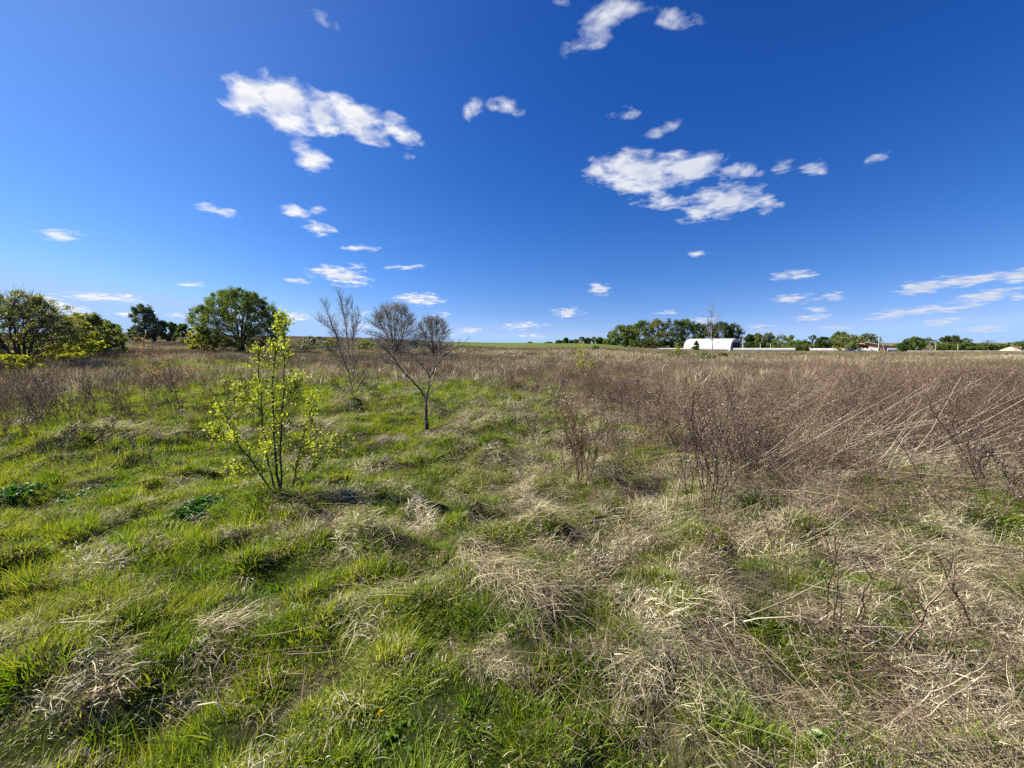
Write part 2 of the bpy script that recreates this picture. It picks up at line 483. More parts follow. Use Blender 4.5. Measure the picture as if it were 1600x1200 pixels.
M['metal'] = solid_mat('galvanised_metal', [(0, (.30, .30, .31)), (1, (.45, .45, .46))], 3, .5)
M['yellow'] = solid_mat('yellow_paint', [(0, (.34, .28, .15)), (1, (.42, .35, .2))], 2, .6)
M['sand'] = solid_mat('sand', [(0, (.42, .33, .22)), (1, (.60, .50, .36))], 1.5, .95, .4)
M['petal'] = plant_mat('petals', [(0, (.75, .45, .01)), (1, (.85, .62, .03))], .3, (1, 1, .8), .02)

# ------------------------------------------------------------------ where grows what (world x, y)
def uv_of(x, y):
    y = np.asarray(y, float)
    return np.asarray(x, float) / np.maximum(y, .3), y


def thicket_edge(u):
    return np.interp(u, [-2, -1.3, -.9, -.5, -.1, .12, .22, .32, .45, .7, 1.0, 1.6], [9, 9.5, 30, 24, 16.5, 13.5, 8.8, 6.2, 4.7, 4.1, 3.7, 3.5])


def thicket(x, y):
    """0..1 cover of dead brown weeds"""
    u, d = uv_of(x, y)
    n = fbm(np.asarray(x) / 1.6, d / 1.6, 77, 3) - .5
    e = thicket_edge(u)
    t = np.clip((d - e * (1.02 + 1.1 * n)) / (e * .22) + .5, 0, 1)
    left = np.clip((-.55 - u) * 2.2, 0, 1) * np.clip((d - 6.5) / 2, 0, 1) * np.clip((fbm(np.asarray(x) / 2.5, d / 1.8, 91, 3) - .42) * 7, 0, 1) * .55
    t = np.maximum(t, left)
    hole = np.clip((fbm(np.asarray(x) / 4, d / 2.6, 33, 3) - .53) * 8, 0, 1) * (d < 45)
    return t * (1 - .85 * hole)


def dryness(x, y):
    """0 green .. 1 straw"""
    u, d = uv_of(x, y)
    x = np.asarray(x, float)
    base = np.interp(u, [-1.6, -.9, -.55, -.30, -.05, .2, .5, .9, 1.5], [-.14, -.12, -.02, .24, .42, .50, .56, .59, .61])
    base = np.where(d > 5, base - .06 * np.clip(d - 5, 0, 4) * (u < .2), base)
    base = base - .16 * (d < 2.3) * (np.abs(u + .1) < .6) - .14 * np.clip((d - 8) / 3, 0, 1) * (u < .1)
    n = (fbm(x / .9, d / .9, 5, 3) - .5) * 1.3 + (fbm(x / .20, d / .20, 15, 2) - .5) * 1.8
    return np.clip(base + n * 1.25, 0, 1)


# ------------------------------------------------------------------ ground
def build_ground():
    a_f = np.radians(np.arange(-64, 64.01, .28))
    a_b = np.radians(np.arange(68, 293, 5.0))
    ang = np.concatenate([a_f, a_b])
    r = [0.0, .25]
    while r[-1] < 6000: r.append(r[-1] * 1.0135 + .002)
    r = np.array(r)
    Rr, A = np.meshgrid(r, ang, indexing='ij')
    X, Y = Rr * np.sin(A), Rr * np.cos(A)
    Z = H(X, Y)
    V = np.stack([X, Y, Z], -1).reshape(-1, 3)
    n, m = len(r), len(ang)
    i = np.arange(n - 1)[:, None]; j = np.arange(m)[None]; k = (j + 1) % m
    Q = np.stack([i * m + j, i * m + k, (i + 1) * m + k, (i + 1) * m + j], -1).reshape(-1, 4)
    mat, N = new_mat('field_ground')
    pos = world_pos(N)
    x, y, z = N.xyz(pos)
    fine = N.noise(pos, 45, 6, .7)
    mid = N.noise(pos, 1.7, 5, .6)
    big = N.noise(N.v('MULTIPLY', pos, (.05, .10, .05)), 1, 5, .6)
    dry_a = attr(N, 'dry'); th_a = attr(N, 'thick')
    green = N.ramp(fine, [(.3, (.010, .014, .005)), (.55, (.028, .040, .010)), (.8, (.07, .08, .025))])  # near-black soil tone puts the shade between tufts into the ground colour
    dry = N.ramp(fine, [(.3, (.03, .023, .015)), (.5, (.09, .073, .045)), (.72, (.20, .17, .105))])
    brown = N.ramp(fine, [(.3, (.035, .026, .02)), (.55, (.10, .075, .055)), (.75, (.2, .155, .115))])
    c = N.mix(dry_a, green, dry)
    c = N.mix(N.m('MULTIPLY', th_a, .8), c, brown)
    # distant field: broad bands of new green crop and brown weeds
    dist = N.v('LENGTH', pos)
    farc = N.ramp(big, [(.32, (.085, .105, .03)), (.46, (.13, .115, .062)), (.58, (.15, .115, .085)), (.72, (.20, .17, .11))])
    crop = N.ramp(N.noise(N.v('MULTIPLY', pos, (.02, .05, .1)), 1, 3, .5), [(.3, (.075, .115, .028)), (.7, (.12, .15, .045))])
    hill = N.m('MULTIPLY', N.rng(dist, 95, 125, 0, 1), N.rng(N.m('DIVIDE', x, N.m('MAXIMUM', y, 1)), -.25, -.12, 0, 1))
    hill = N.m('MULTIPLY', hill, N.rng(N.m('DIVIDE', x, N.m('MAXIMUM', y, 1)), .26, .34, 1, 0))
    farc = N.mix(hill, farc, crop)
    plough = N.m('MULTIPLY', N.rng(dist, 120, 140, 0, 1), N.rng(N.m('DIVIDE', x, N.m('MAXIMUM', y, 1)), -.22, -.12, 1, 0))
    farc = N.mix(plough, farc, (.085, .065, .045))
    c = N.mix(N.rng(dist, 30, 60, 0, 1), c, farc)
    c = N.mix(1.0, c, N.ramp(mid, [(.3, (.75, .75, .75)), (.7, (1.15, 1.15, 1.15))]), 'MULTIPLY')
    p = N.t.nodes.new('ShaderNodeBsdfDiffuse'); N.put(p, 0, c)
    b = N.t.nodes.new('ShaderNodeBump'); b.inputs['Strength'].default_value = .7; b.inputs['Distance'].default_value = .03
    N.put(b, 'Height', fine); N.put(p, 'Normal', b.outputs[0])
    out(mat, N, p.outputs[0])
    dr = dryness(X, np.maximum(Y, .3)).ravel(); tk = thicket(X, np.maximum(Y, .3)).ravel()
    me = mesh_np('ground', V, [Q], mat, {'dry': dr, 'thick': tk}, True)
    link('ground', me, kind='structure', label='rough field of tussocky grass and dead weeds running to the horizon')


build_ground()

# ------------------------------------------------------------------ scattered masses: grass, straw, weed thicket
def blade_mesh(name, n, radius, hlo, hhi, width, lean, curve, mat, rng, combed=False, seg=3, spread=.5, zero=0.0):
    a = rng.random(n) * 2 * math.pi; rr = radius * np.sqrt(rng.random(n))
    P0 = np.stack([rr * np.cos(a), rr * np.sin(a), np.full(n, -.02) + rng.random(n) * zero], 1)
    if combed: th = rng.normal(0, spread, n)
    else: th = a + rng.normal(0, .8, n)
    D = np.stack([np.cos(th), np.sin(th), np.zeros(n)], 1)
    L = hlo + (hhi - hlo) * rng.random(n) ** 1.3
    le = np.abs(lean + rng.normal(0, .22, n)); cu = curve * (.4 + 1.2 * rng.random(n))
    fa = rng.random(n) * math.pi
    Wd = np.stack([np.cos(fa), np.sin(fa), np.zeros(n)], 1)
    w = width * (.6 + .8 * rng.random(n))
    V = []
    t = np.linspace(0, 1, seg + 1)
    p = P0.copy(); ang = le
    side = np.cross(D, [0, 0, 1.]) * (rng.normal(0, .25, n)[:, None])
    for k, tk in enumerate(t):
        if k:
            an = np.minimum(ang + cu * (tk - t[1] * .5) * 1.6, 2.2)
            step = (L / seg)[:, None] * (np.sin(an)[:, None] * D + np.cos(an)[:, None] * np.array([0, 0, 1.]) + side * tk)
            p = p + step
            p[:, 2] = np.maximum(p[:, 2], .004)
        ww = (w * (1 - tk ** 1.6) * .5)[:, None]
        if k < seg: V += [p - Wd * ww, p + Wd * ww]
        else: V += [p]
    V = np.stack(V, 1); nv = V.shape[1]
    i = np.arange(n)[:, None] * nv
    Q = np.concatenate([i + np.array([[2 * k, 2 * k + 1, 2 * k + 3, 2 * k + 2]]) for k in range(seg - 1)]) if seg > 1 else np.zeros((0, 4), int)
    T = i + np.array([[2 * seg - 2, 2 * seg - 1, 2 * seg]])
    return mesh_np(name, V.reshape(-1, 3), [Q, T], mat, {'rnd': np.repeat(rng.random(n), nv)})


def weed(mb, rng, h=1.0, r=.004, nb=12, lean=.12, spread=.5, heads=True, base=(0, 0, 0), dirn=None, sub=True, sides=3, bend=.15):
    """one dead stem with rising side twigs and withered tufts"""
    az = rng.random() * 6.28 if dirn is None else dirn
    n = 6
    t = np.linspace(0, 1, n)
    off = lean * t + bend * t * t
    P = np.stack([math.cos(az) * off * h, math.sin(az) * off * h, h * t * math.cos(lean)], 1)
    P[1:, :2] += rng.normal(0, .018 * h, (n - 1, 2))
    P += np.array(base)
    c0 = rng.random()
    mb.tube(P, r * (1 - .7 * t), sides, a=c0)
    tips = [P[-1]]
    for k in range(nb):
        f = .22 + .75 * (k + rng.random()) / nb
        i = int(f * (n - 1)); q = f * (n - 1) - i
        p = P[i] * (1 - q) + P[min(i + 1, n - 1)] * q
        a = rng.random() * 6.28
        L = h * (.42 - .26 * f) * (.5 + .8 * rng.random())
        s = spread * (.6 + .7 * rng.random())
        d1 = np.array([math.cos(a) * s, math.sin(a) * s, .8]); d1 /= np.linalg.norm(d1)
        m1 = p + d1 * L * .5; e = m1 + (d1 + np.array([0, 0, .45])) * L * .38 + rng.normal(0, .02, 3) * L
        mb.tube([p, m1, e], [r * .55, r * .4, r * .25], 3, a=(c0 + rng.random() * .4) % 1)
        tips += [e, (m1 + e) / 2]
        if sub:
            for q in range(2):
                b0 = p + (e - p) * (.35 + .5 * rng.random())
                d2 = d1 + rng.normal(0, .45, 3); d2[2] = abs(d2[2])
                mb.tube([b0, b0 + d2 * L * .3], [r * .35, r * .2], 3, a=rng.random())
                tips.append(b0 + d2 * L * .3)
    if heads:
        tips = np.array(tips)
        tp = np.repeat(tips, 3, 0) + rng.normal(0, .010, (len(tips) * 3, 3))
        leaves(mb, tp, .014, rng)
    return tips


PROTO = bpy.data.collections.new("clump_sources")     # not linked: only drawn through the scattered masses


def scatter(name, meshes, P, rz, sc, label, tilt=None, sz=None, cat=None):
    """one object that repeats the clump meshes over the ground"""
    col = bpy.data.collections.new(name + "_source")
    for k, me in enumerate(meshes):
        col.objects.link(bpy.data.objects.new(f"{name}_clump_{k:02d}", me))
    n = len(P)
    me = bpy.data.meshes.new(name); me.vertices.add(n); me.vertices.foreach_set('co', np.asarray(P, np.float32).ravel())
    # stand each clump on the slope under it
    P = np.asarray(P, float); e = .07
    hx = (H(P[:, 0] + e, P[:, 1]) - H(P[:, 0] - e, P[:, 1])) / (2 * e); hy = (H(P[:, 0], P[:, 1] + e) - H(P[:, 0], P[:, 1] - e)) / (2 * e)
    hx, hy = np.clip(hx, -.9, .9), np.clip(hy, -.9, .9)
    if name in ('dead_weeds',): hx, hy = hx * .2, hy * .2
    if tilt is not None: hx = hx + tilt[:, 0]; hy = hy + tilt[:, 1]
    rz = np.asarray(rz, float)
    a = np.stack([np.cos(rz), np.sin(rz), np.cos(rz) * hx + np.sin(rz) * hy], 1); a /= np.linalg.norm(a, axis=1)[:, None]
    nn = np.stack([-hx, -hy, np.ones(n)], 1); nn /= np.linalg.norm(nn, axis=1)[:, None]
    b = np.cross(nn, a)
    rot = np.stack([np.arctan2(b[:, 2], nn[:, 2]), -np.arcsin(np.clip(a[:, 2], -1, 1)), np.arctan2(a[:, 1], a[:, 0])], 1).astype(np.float32)
    s3 = np.repeat(np.asarray(sc, np.float32)[:, None], 3, 1)
    if sz is not None: s3[:, 2] *= sz
    for nm, a in (('rot', rot), ('scl', s3)):
        at_ = me.attributes.new(nm, 'FLOAT_VECTOR', 'POINT'); at_.data.foreach_set('vector', a.ravel())
    idx = np.random.default_rng(n).integers(0, len(meshes), n).astype(np.int32)
    at_ = me.attributes.new('pick', 'INT', 'POINT'); at_.data.foreach_set('value', idx)
    o = link(name, me, label=label, kind='stuff', cat=cat)
    g = bpy.data.node_groups.new(name + "_scatter", 'GeometryNodeTree')
    g.interface.new_socket('Geometry', in_out='INPUT', socket_type='NodeSocketGeometry')
    g.interface.new_socket('Geometry', in_out='OUTPUT', socket_type='NodeSocketGeometry')
    ni = g.nodes.new('NodeGroupInput'); no = g.nodes.new('NodeGroupOutput')
    ci = g.nodes.new('GeometryNodeCollectionInfo'); ci.inputs[0].default_value = col
    ci.inputs['Separate Children'].default_value = True; ci.inputs['Reset Children'].default_value = True
    iop = g.nodes.new('GeometryNodeInstanceOnPoints'); iop.inputs['Pick Instance'].default_value = True
    def na(nm, ty):
        a = g.nodes.new('GeometryNodeInputNamedAttribute'); a.data_type = ty; a.inputs[0].default_value = nm; return a.outputs[0]
    g.links.new(ni.outputs[0], iop.inputs['Points']); g.links.new(ci.outputs[0], iop.inputs['Instance'])
    g.links.new(na('pick', 'INT'), iop.inputs['Instance Index'])
    e2r = g.nodes.new('FunctionNodeEulerToRotation'); g.links.new(na('rot', 'FLOAT_VECTOR'), e2r.inputs[0])
    g.links.new(e2r.outputs[0], iop.inputs['Rotation']); g.links.new(na('scl', 'FLOAT_VECTOR'), iop.inputs['Scale'])
    g.links.new(iop.outputs[0], no.inputs[0])
    md = o.modifiers.new('scatter', 'NODES'); md.node_group = g
    return o


def sample(rng, d0, d1, dens, umax=1.75):
    """random points on the ground strip between two distances, dens per square metre"""
    area = umax * (d1 * d1 - d0 * d0) + 1.4 * (d1 - d0)
    n = int(area * dens)
    d = np.sqrt(d0 * d0 + (d1 * d1 - d0 * d0) * rng.random(n))
    x = (rng.random(n) * 2 - 1) * (umax * d + .7)
    return x, d


g = np.random.default_rng(11)
QD = 1.0


def flow(x, y):
    return (fbm(x / 1.4, y / 1.4, 41, 2) - .5) * 9 + .4


def bands(spec):
    X, Y, S = [], [], []
    for (d0, d1, dens, s) in spec:
        x, y = sample(g, d0, d1, dens * QD)
        X.append(x); Y.append(y); S.append(np.full(len(x), s))
    return np.concatenate(X), np.concatenate(Y), np.concatenate(S)


# green grass: short turf, upright tufts
grass_m = [blade_mesh(f'grass_{k}', 85, .10, .025, .085 + .03 * (k % 3), .0040, .38, .6, M['green'], g) for k in range(7)]
x, y, s = bands([(.5, 2.5, 160, 1.0), (2.5, 5, 105, 1.05), (5, 9, 48, 1.35), (9, 16, 18, 1.8), (16, 30, 5, 2.5)])
dr = dryness(x, y)
keep = g.random(len(x)) < np.clip(1.30 - dr * 1.3, .08, 1) * (1 - .72 * thicket(x, y)) 
gap = np.clip((fbm(x / .20, y / .20, 171, 2) - .30) * 4, .25, 1)
keep &= (g.random(len(x)) < gap) | (y > 8)
x, y, s, dr = x[keep], y[keep], s[keep], dr[keep]
hv = .55 + 1.1 * np.clip(fbm(x / .4, y / .4, 61, 3) * 1.8 - .4, 0, 1)
scatter('grass', grass_m, np.stack([x, y, H(x, y)], 1), g.random(len(x)) * 6.28, s * (.75 + .5 * g.random(len(x))),
        'fresh green grass growing through the dry straw', tilt=g.normal(0, .10, (len(x), 2)), sz=hv * (1.15 - .4 * dr), cat='grass')

# short undergrowth right down to the soil
turf_m = [blade_mesh(f'turf_{k}', 110, .11, .008, .045, .0036, .7, .6, M['green'] if k % 2 else M['straw'], g, seg=2) for k in range(6)]
x, y = sample(g, .5, 6, 95)
scatter('short_turf', turf_m, np.stack([x, y, H(x, y)], 1), g.random(len(x)) * 6.28, .8 + .5 * g.random(len(x)),
        'short matted undergrowth of moss green and dead blades close to the soil', cat='grass')
# taller lush tufts
tuft_m = [blade_mesh(f'tuft_{k}', 60, .07, .07, .21, .0058, .25, .6, M['lush'], g, seg=4) for k in range(5)]
x, y, s = bands([(.5, 3, 18, .8), (3, 8, 8, .9), (8, 16, 2.5, 1.2)])
keep = (g.random(len(x)) < np.clip(1.25 * (1 - dryness(x, y)) ** 1.3 * (fbm(x / .6, y / .6, 71, 3) - .33) * 4, 0, 1)) & (thicket(x, y) < .5)
x, y, s = x[keep], y[keep], s[keep]
scatter('tall_grass', tuft_m, np.stack([x, y, H(x, y)], 1), g.random(len(x)) * 6.28, s * (.7 + .6 * g.random(len(x))),
        'taller dark green grass tufts standing over the turf', tilt=g.normal(0, .12, (len(x), 2)), cat='grass')

# straw: last year's grass, matted and combed by wind and snow
straw_m = [blade_mesh(f'straw_{k}', 95, .12, .04, .16, .0034, .95, .9, M['straw'], g, combed=True, seg=3, spread=.85, zero=.07) for k in range(7)]
x, y, s = bands([(.5, 2.5, 130, .95), (2.5, 5, 88, 1.05), (5, 9, 40, 1.4), (9, 18, 12, 1.9), (18, 34, 2.6, 2.8)])
dr = dryness(x, y)
keep = g.random(len(x)) < np.clip(dr * 1.5 - .28, .03, 1) * (1 - .7 * thicket(x, y))
keep &= (g.random(len(x)) < np.clip((fbm(x / .20 + 31, y / .20, 172, 2) - .30) * 4, .25, 1)) | (y > 8)
x, y, s = x[keep], y[keep], s[keep]
scatter('dry_grass', straw_m, np.stack([x, y, H(x, y)], 1), flow(x, y) + g.normal(0, .55, len(x)), s * (.7 + .6 * g.random(len(x))),
        'matted pale straw of last year combed over the field', tilt=g.normal(0, .16, (len(x), 2)), sz=.7 + .8 * fbm(x / .5, y / .5, 63, 2), cat='dry grass')

# thin litter of stiff stems lying about
def litter(name, n, R_, lo, hi, w, mat):
    mb = MB()
    for k in range(n):
        a = g.random() * 6.28; r = R_ * math.sqrt(g.random()); L = lo + (hi - lo) * g.random()
        p = np.array([r * math.cos(a), r * math.sin(a), .02 + .10 * g.random()]); th = g.normal(.5, .7)
        q = p + L * np.array([math.cos(th), math.sin(th), g.normal(.08, .16)])
        m = (p + q) / 2 + g.normal(0, .02, 3)
        P = np.array([p, m, q]); P[:, 2] = np.maximum(P[:, 2], .015)
        mb.tube(P, [w, w * .9, w * .5], 3, a=g.random())
    return mb.mesh(name, mat)
lit_m = [litter(f'lit_{k}', 26, .3, .08, .5, .0017, [M['pale'], M['brown'], M['brown'], M['dark_stem']][k % 4]) for k in range(8)]  # real stems; the darkest also deepen the foreground shadows by their colour
x, y, s = bands([(.5, 3, 20, .8), (3, 6, 14, 1), (6, 12, 6, 1.4)])
u = x / y
keep = g.random(len(x)) < np.clip(.12 + .75 * (u + .35), .03, 1) * (1 - .6 * thicket(x, y))
x, y, s = x[keep], y[keep], s[keep]
scatter('fallen_stems', lit_m, np.stack([x, y, H(x, y)], 1), g.normal(0, .7, len(x)), s * (.7 + .6 * g.random(len(x))),
        'broken straws and thin stems lying on the dry grass', tilt=g.normal(0, .08, (len(x), 2)), cat='dead stems')

# brown thicket of dead weeds
weed_m = []
for k in range(8):
    mb = MB()
    for q in range(3):
        weed(mb, g, .55 + .5 * g.random(), .0028, 11, lean=.06 + .12 * g.random(), base=(g.normal(0, .10), g.normal(0, .10), 0))
    weed_m.append(mb.mesh(f'weed_{k}', M['brown']))
x, y, s = bands([(1.8, 3.2, 9, .6), (3.2, 8, 24, .92), (8, 14, 11, 1.0), (14, 24, 3.4, 1.05), (24, 40, 1.1, 1.1)])
tk = thicket(x, y)
keep = g.random(len(x)) < np.maximum(tk ** 1.3, .13 * np.clip((x / y + .05) * 2, 0, 1) * (fbm(x / .8, y / .8, 181, 2) > .5))
x, y, s = x[keep], y[keep], s[keep]
scatter('dead_weeds', weed_m, np.stack([x, y, H(x, y) - .02], 1), g.random(len(x)) * 6.28, s * (.45 + .75 * fbm(x / 1.3, y / 1.3, 141, 3) + .3 * g.random(len(x))) * np.interp(y, [9, 14, 40], [1, .72, .62]),
        'brown thicket of dry dead weeds covering the field', tilt=g.normal(0, .16, (len(x), 2)), cat='dead weeds')

# low matted layer inside the thicket
mat_m = [blade_mesh(f'thatch_{k}', 70, .24, .15, .5, .006, .75, .5, M['brown'], g, combed=(k % 2 == 0), seg=3, spread=1.0, zero=.12) for k in range(5)]
x, y, s = bands([(3.2, 8, 17, .65), (8, 14, 7, 1.0), (14, 26, 3.0, 1.4)])
keep = g.random(len(x)) < np.maximum(thicket(x, y), .25 * np.clip(x / y - .2, 0, 1))
x, y, s = x[keep], y[keep], s[keep]
scatter('weed_litter', mat_m, np.stack([x, y, H(x, y)], 1), g.normal(.3, 1.2, len(x)), s * (.7 + .6 * g.random(len(x))),
        'matted dead leaves and stems under the brown weeds', tilt=g.normal(0, .12, (len(x), 2)), cat='dead weeds')

# the field beyond
far_m = [blade_mesh(f'far_weed_{k}', 130, 1.0, .25, .85, .030, .25, .25, M['brown_far'], g, seg=2) for k in range(6)]
x, y, s = bands([(24, 45, 1.5, .85), (45, 80, .55, 1.1), (80, 172, .14, 1.3)])
hillz = (y > 95) & (x / y > -.24) & (x / y < .30)
keep = (g.random(len(x)) < np.clip((fbm(x / 14, y / 7, 101, 3) - .25) * 3.2, .12, 1)) & ~hillz
x, y, s = x[keep], y[keep], s[keep]
scatter('distant_weeds', far_m, np.stack([x, y, H(x, y)], 1), g.random(len(x)) * 6.28, s * (.7 + .5 * g.random(len(x))),
        'low brown weeds of the distant field', sz=(.15 + .9 * np.clip(fbm(x / 9, y / 4, 151, 3) * 2 - .5, 0, 1)) * np.interp(y, [24, 60, 185], [1.1, .7, .4]), cat='dead weeds')
fg_m = [blade_mesh(f'far_straw_{k}', 100, .9, .3, .75, .035, .3, .3, M['pale'], g, seg=2) for k in range(3)]
x, y = sample(g, 10.5, 60, 1.1)
ub = x / y
band = ((ub > -.62) & (ub < -.02) & (y > 15.5) & (y < 20.5) & (fbm(x / 1.5, y, 133, 2) > .42)) | ((ub < -1.05) & (y > 11) & (y < 13.5)) | ((ub > -.1) & (ub < .3) & (y > 26) & (y < 34))
keep = ((fbm(x / 9, y / 3.0, 131, 3) > .575) | band) & (g.random(len(x)) < .8)
x, y = x[keep], y[keep]
scatter('pale_reed_patches', fg_m, np.stack([x, y, H(x, y)], 1), g.random(len(x)) * 6.28, .55 + .35 * g.random(len(x)),
        'pale dry reed grass in strips across the middle of the field', cat='dry grass')
print('scatter done')

# ------------------------------------------------------------------ trees
def grow(rng, h, levels=3, n0=1, r0=.05, split=(5, 5, 5), spread=.6, up=.25, wig=.12, start=.3, ratio=.6, lean=(0, 0), trunk=None, base_spread=.15):
    """returns branch polylines [(points, radii, level)]; shaped afterwards"""
    out_ = []
    def br(p, d, L, r, lev):
        ns = 6 if lev == 0 else (5 if lev == 1 else 4)
        P = [p]; q = p.copy(); dd = d.copy()
        for k in range(ns - 1):
            dd = dd + rng.normal(0, wig, 3) + np.array([lean[0] * .15, lean[1] * .15, up * (.5 if lev == 0 else 1) * .5])
            dd /= np.linalg.norm(dd); q = q + dd * L / (ns - 1); P.append(q)
        P = np.array(P)
        out_.append((P, np.linspace(r, r * (.35 if lev < levels else .3), ns), lev))
        if lev >= levels: return
        nb = split[min(lev, len(split) - 1)]
        st = start if lev == 0 else .2
        for k in range(nb):
            f = st + (1 - st) * (k + rng.random() * .9) / nb
            i = min(int(f * (ns - 1)), ns - 2); t = f * (ns - 1) - i
            b = P[i] * (1 - t) + P[i + 1] * t
            ax = P[i + 1] - P[i]; ax /= np.linalg.norm(ax)
            s = rng.normal(size=3); s -= ax * s.dot(ax); s /= np.linalg.norm(s) + 1e-9
            sp = spread * (.7 + .6 * rng.random())
            nd = ax * math.cos(sp) + s * math.sin(sp)
            if nd[2] < -.1: nd[2] *= -.5
            br(b, nd / np.linalg.norm(nd), L * ratio * (1.15 - .45 * f) * (.8 + .4 * rng.random()), r * (.62 - .2 * f), lev + 1)
    for k in range(n0):
        a = 6.28 * k / n0 + rng.random()
        bs = base_spread * (.5 + rng.random()) if n0 > 1 else .04
        d = np.array([math.cos(a) * bs + lean[0] * .3, math.sin(a) * bs + lean[1] * .3, 1.0]); d /= np.linalg.norm(d)
        br(np.array([math.cos(a), math.sin(a), 0]) * r0 * (1.2 if n0 > 1 else 0), d, h * (.75 + .25 * rng.random()), r0 * (.8 + .4 * rng.random()), 0)
    return out_


def fit(brs, h, w, keep_base=True):
    A = np.concatenate([b[0] for b in brs])
    zt = A[:, 2].max(); wx = np.percentile(np.abs(A[:, :2]), 97) * 2
    sx = w / max(wx, 1e-3); sz = h / zt
    o = []
    for P, r, l in brs:
        P = P.copy(); P[:, :2] *= sx; P[:, 2] *= sz; P[0, 2] = P[0, 2] - (0.05 * h if (l == 0 and abs(P[0, 2]) < 1e-6) else 0); o.append((P, r, l))
    return o


def tree(name, label, cat, px, Y, top, w_px, leaf=None, bark='bark', seed=1, group=None, levels=3, n0=1, r0=None, split=(7, 6, 5),
         spread=.6, up=.25, start=.25, leaf_n=3000, leaf_size=.05, lean=(0, 0), wig=.12, shape='diamond', twig='twig', jitter=.1,
         leaf_lv=None, base_spread=.15, ratio=.6, leaf2=None, xy=None, hh=None, wscale=1.0, leaf_low=0.0, rmin=.0015):
    rng = np.random.default_rng(seed)
    x, y = xy if xy else at(px, Y)
    h = hh if hh else top_h(px, top, Y)
    w = w_px / F * Y
    r0 = r0 or h * .018
    brs = fit(grow(rng, h, levels, n0, r0, split, spread, up, wig, start, ratio, lean, base_spread=base_spread), h, w * wscale)
    z = float(H(x, y))
    root = link(name, None, loc=(x, y, z), label=label, cat=cat, group=group)
    mb, tw = MB(), MB()
    tips = []
    for P, r, l in brs:
        r = np.maximum(r, rmin)
        if l <= 1: mb.tube(P, r, 6 if l == 0 else 5, a=rng.random())
        else: tw.tube(P, r, 3, a=rng.random())
        if l >= (levels - 1 if leaf_lv is None else leaf_lv): tips.append(P)
    link('trunk', mb.mesh('trunk', M[bark], True), root)
    if tw.n: link('twigs', tw.mesh('twigs', M[twig]), root)
    if leaf:
        cr = MB(); T = np.array([t for t in tips if True], dtype=object)
        nT = len(tips)
        pick = rng.integers(0, nT, leaf_n)
        ln = np.array([len(t) for t in tips])[pick]
        f = rng.random(leaf_n) ** .7 * (ln - 1)
        i = np.minimum(f.astype(int), ln - 2); t = (f - i)[:, None]
        A = np.array([tips[p][k] for p, k in zip(pick, i)]); B = np.array([tips[p][k + 1] for p, k in zip(pick, i)])
        Pp = A * (1 - t) + B * t + rng.normal(0, jitter, (leaf_n, 3))
        # some boughs carry fewer leaves
        dens = fbm(Pp[:, 0] * 3 / w + 5, Pp[:, 2] * 3 / h + 9, seed, 2)
        kp = (rng.random(leaf_n) < np.clip((dens - .25) * 3.5, .25, 1)) & (Pp[:, 2] > leaf_low * h)
        Pp = Pp[kp]; Dd = (B - A)[kp]; Dd /= np.linalg.norm(Dd, axis=1)[:, None] + 1e-9
        leaves(cr, Pp, leaf_size, rng, shape, Dd)
        link('crown', cr.mesh('crown', M[leaf]), root)
        if leaf2:
            cr2 = MB(); q = Pp[rng.random(len(Pp)) < .25] + rng.normal(0, .02, 3)
            q = q[q[:, 2] > .45 * h]
            leaves(cr2, q, leaf_size * .8, rng, shape)
            link('blossom', cr2.mesh('blossom', M[leaf2]), root)
    return root



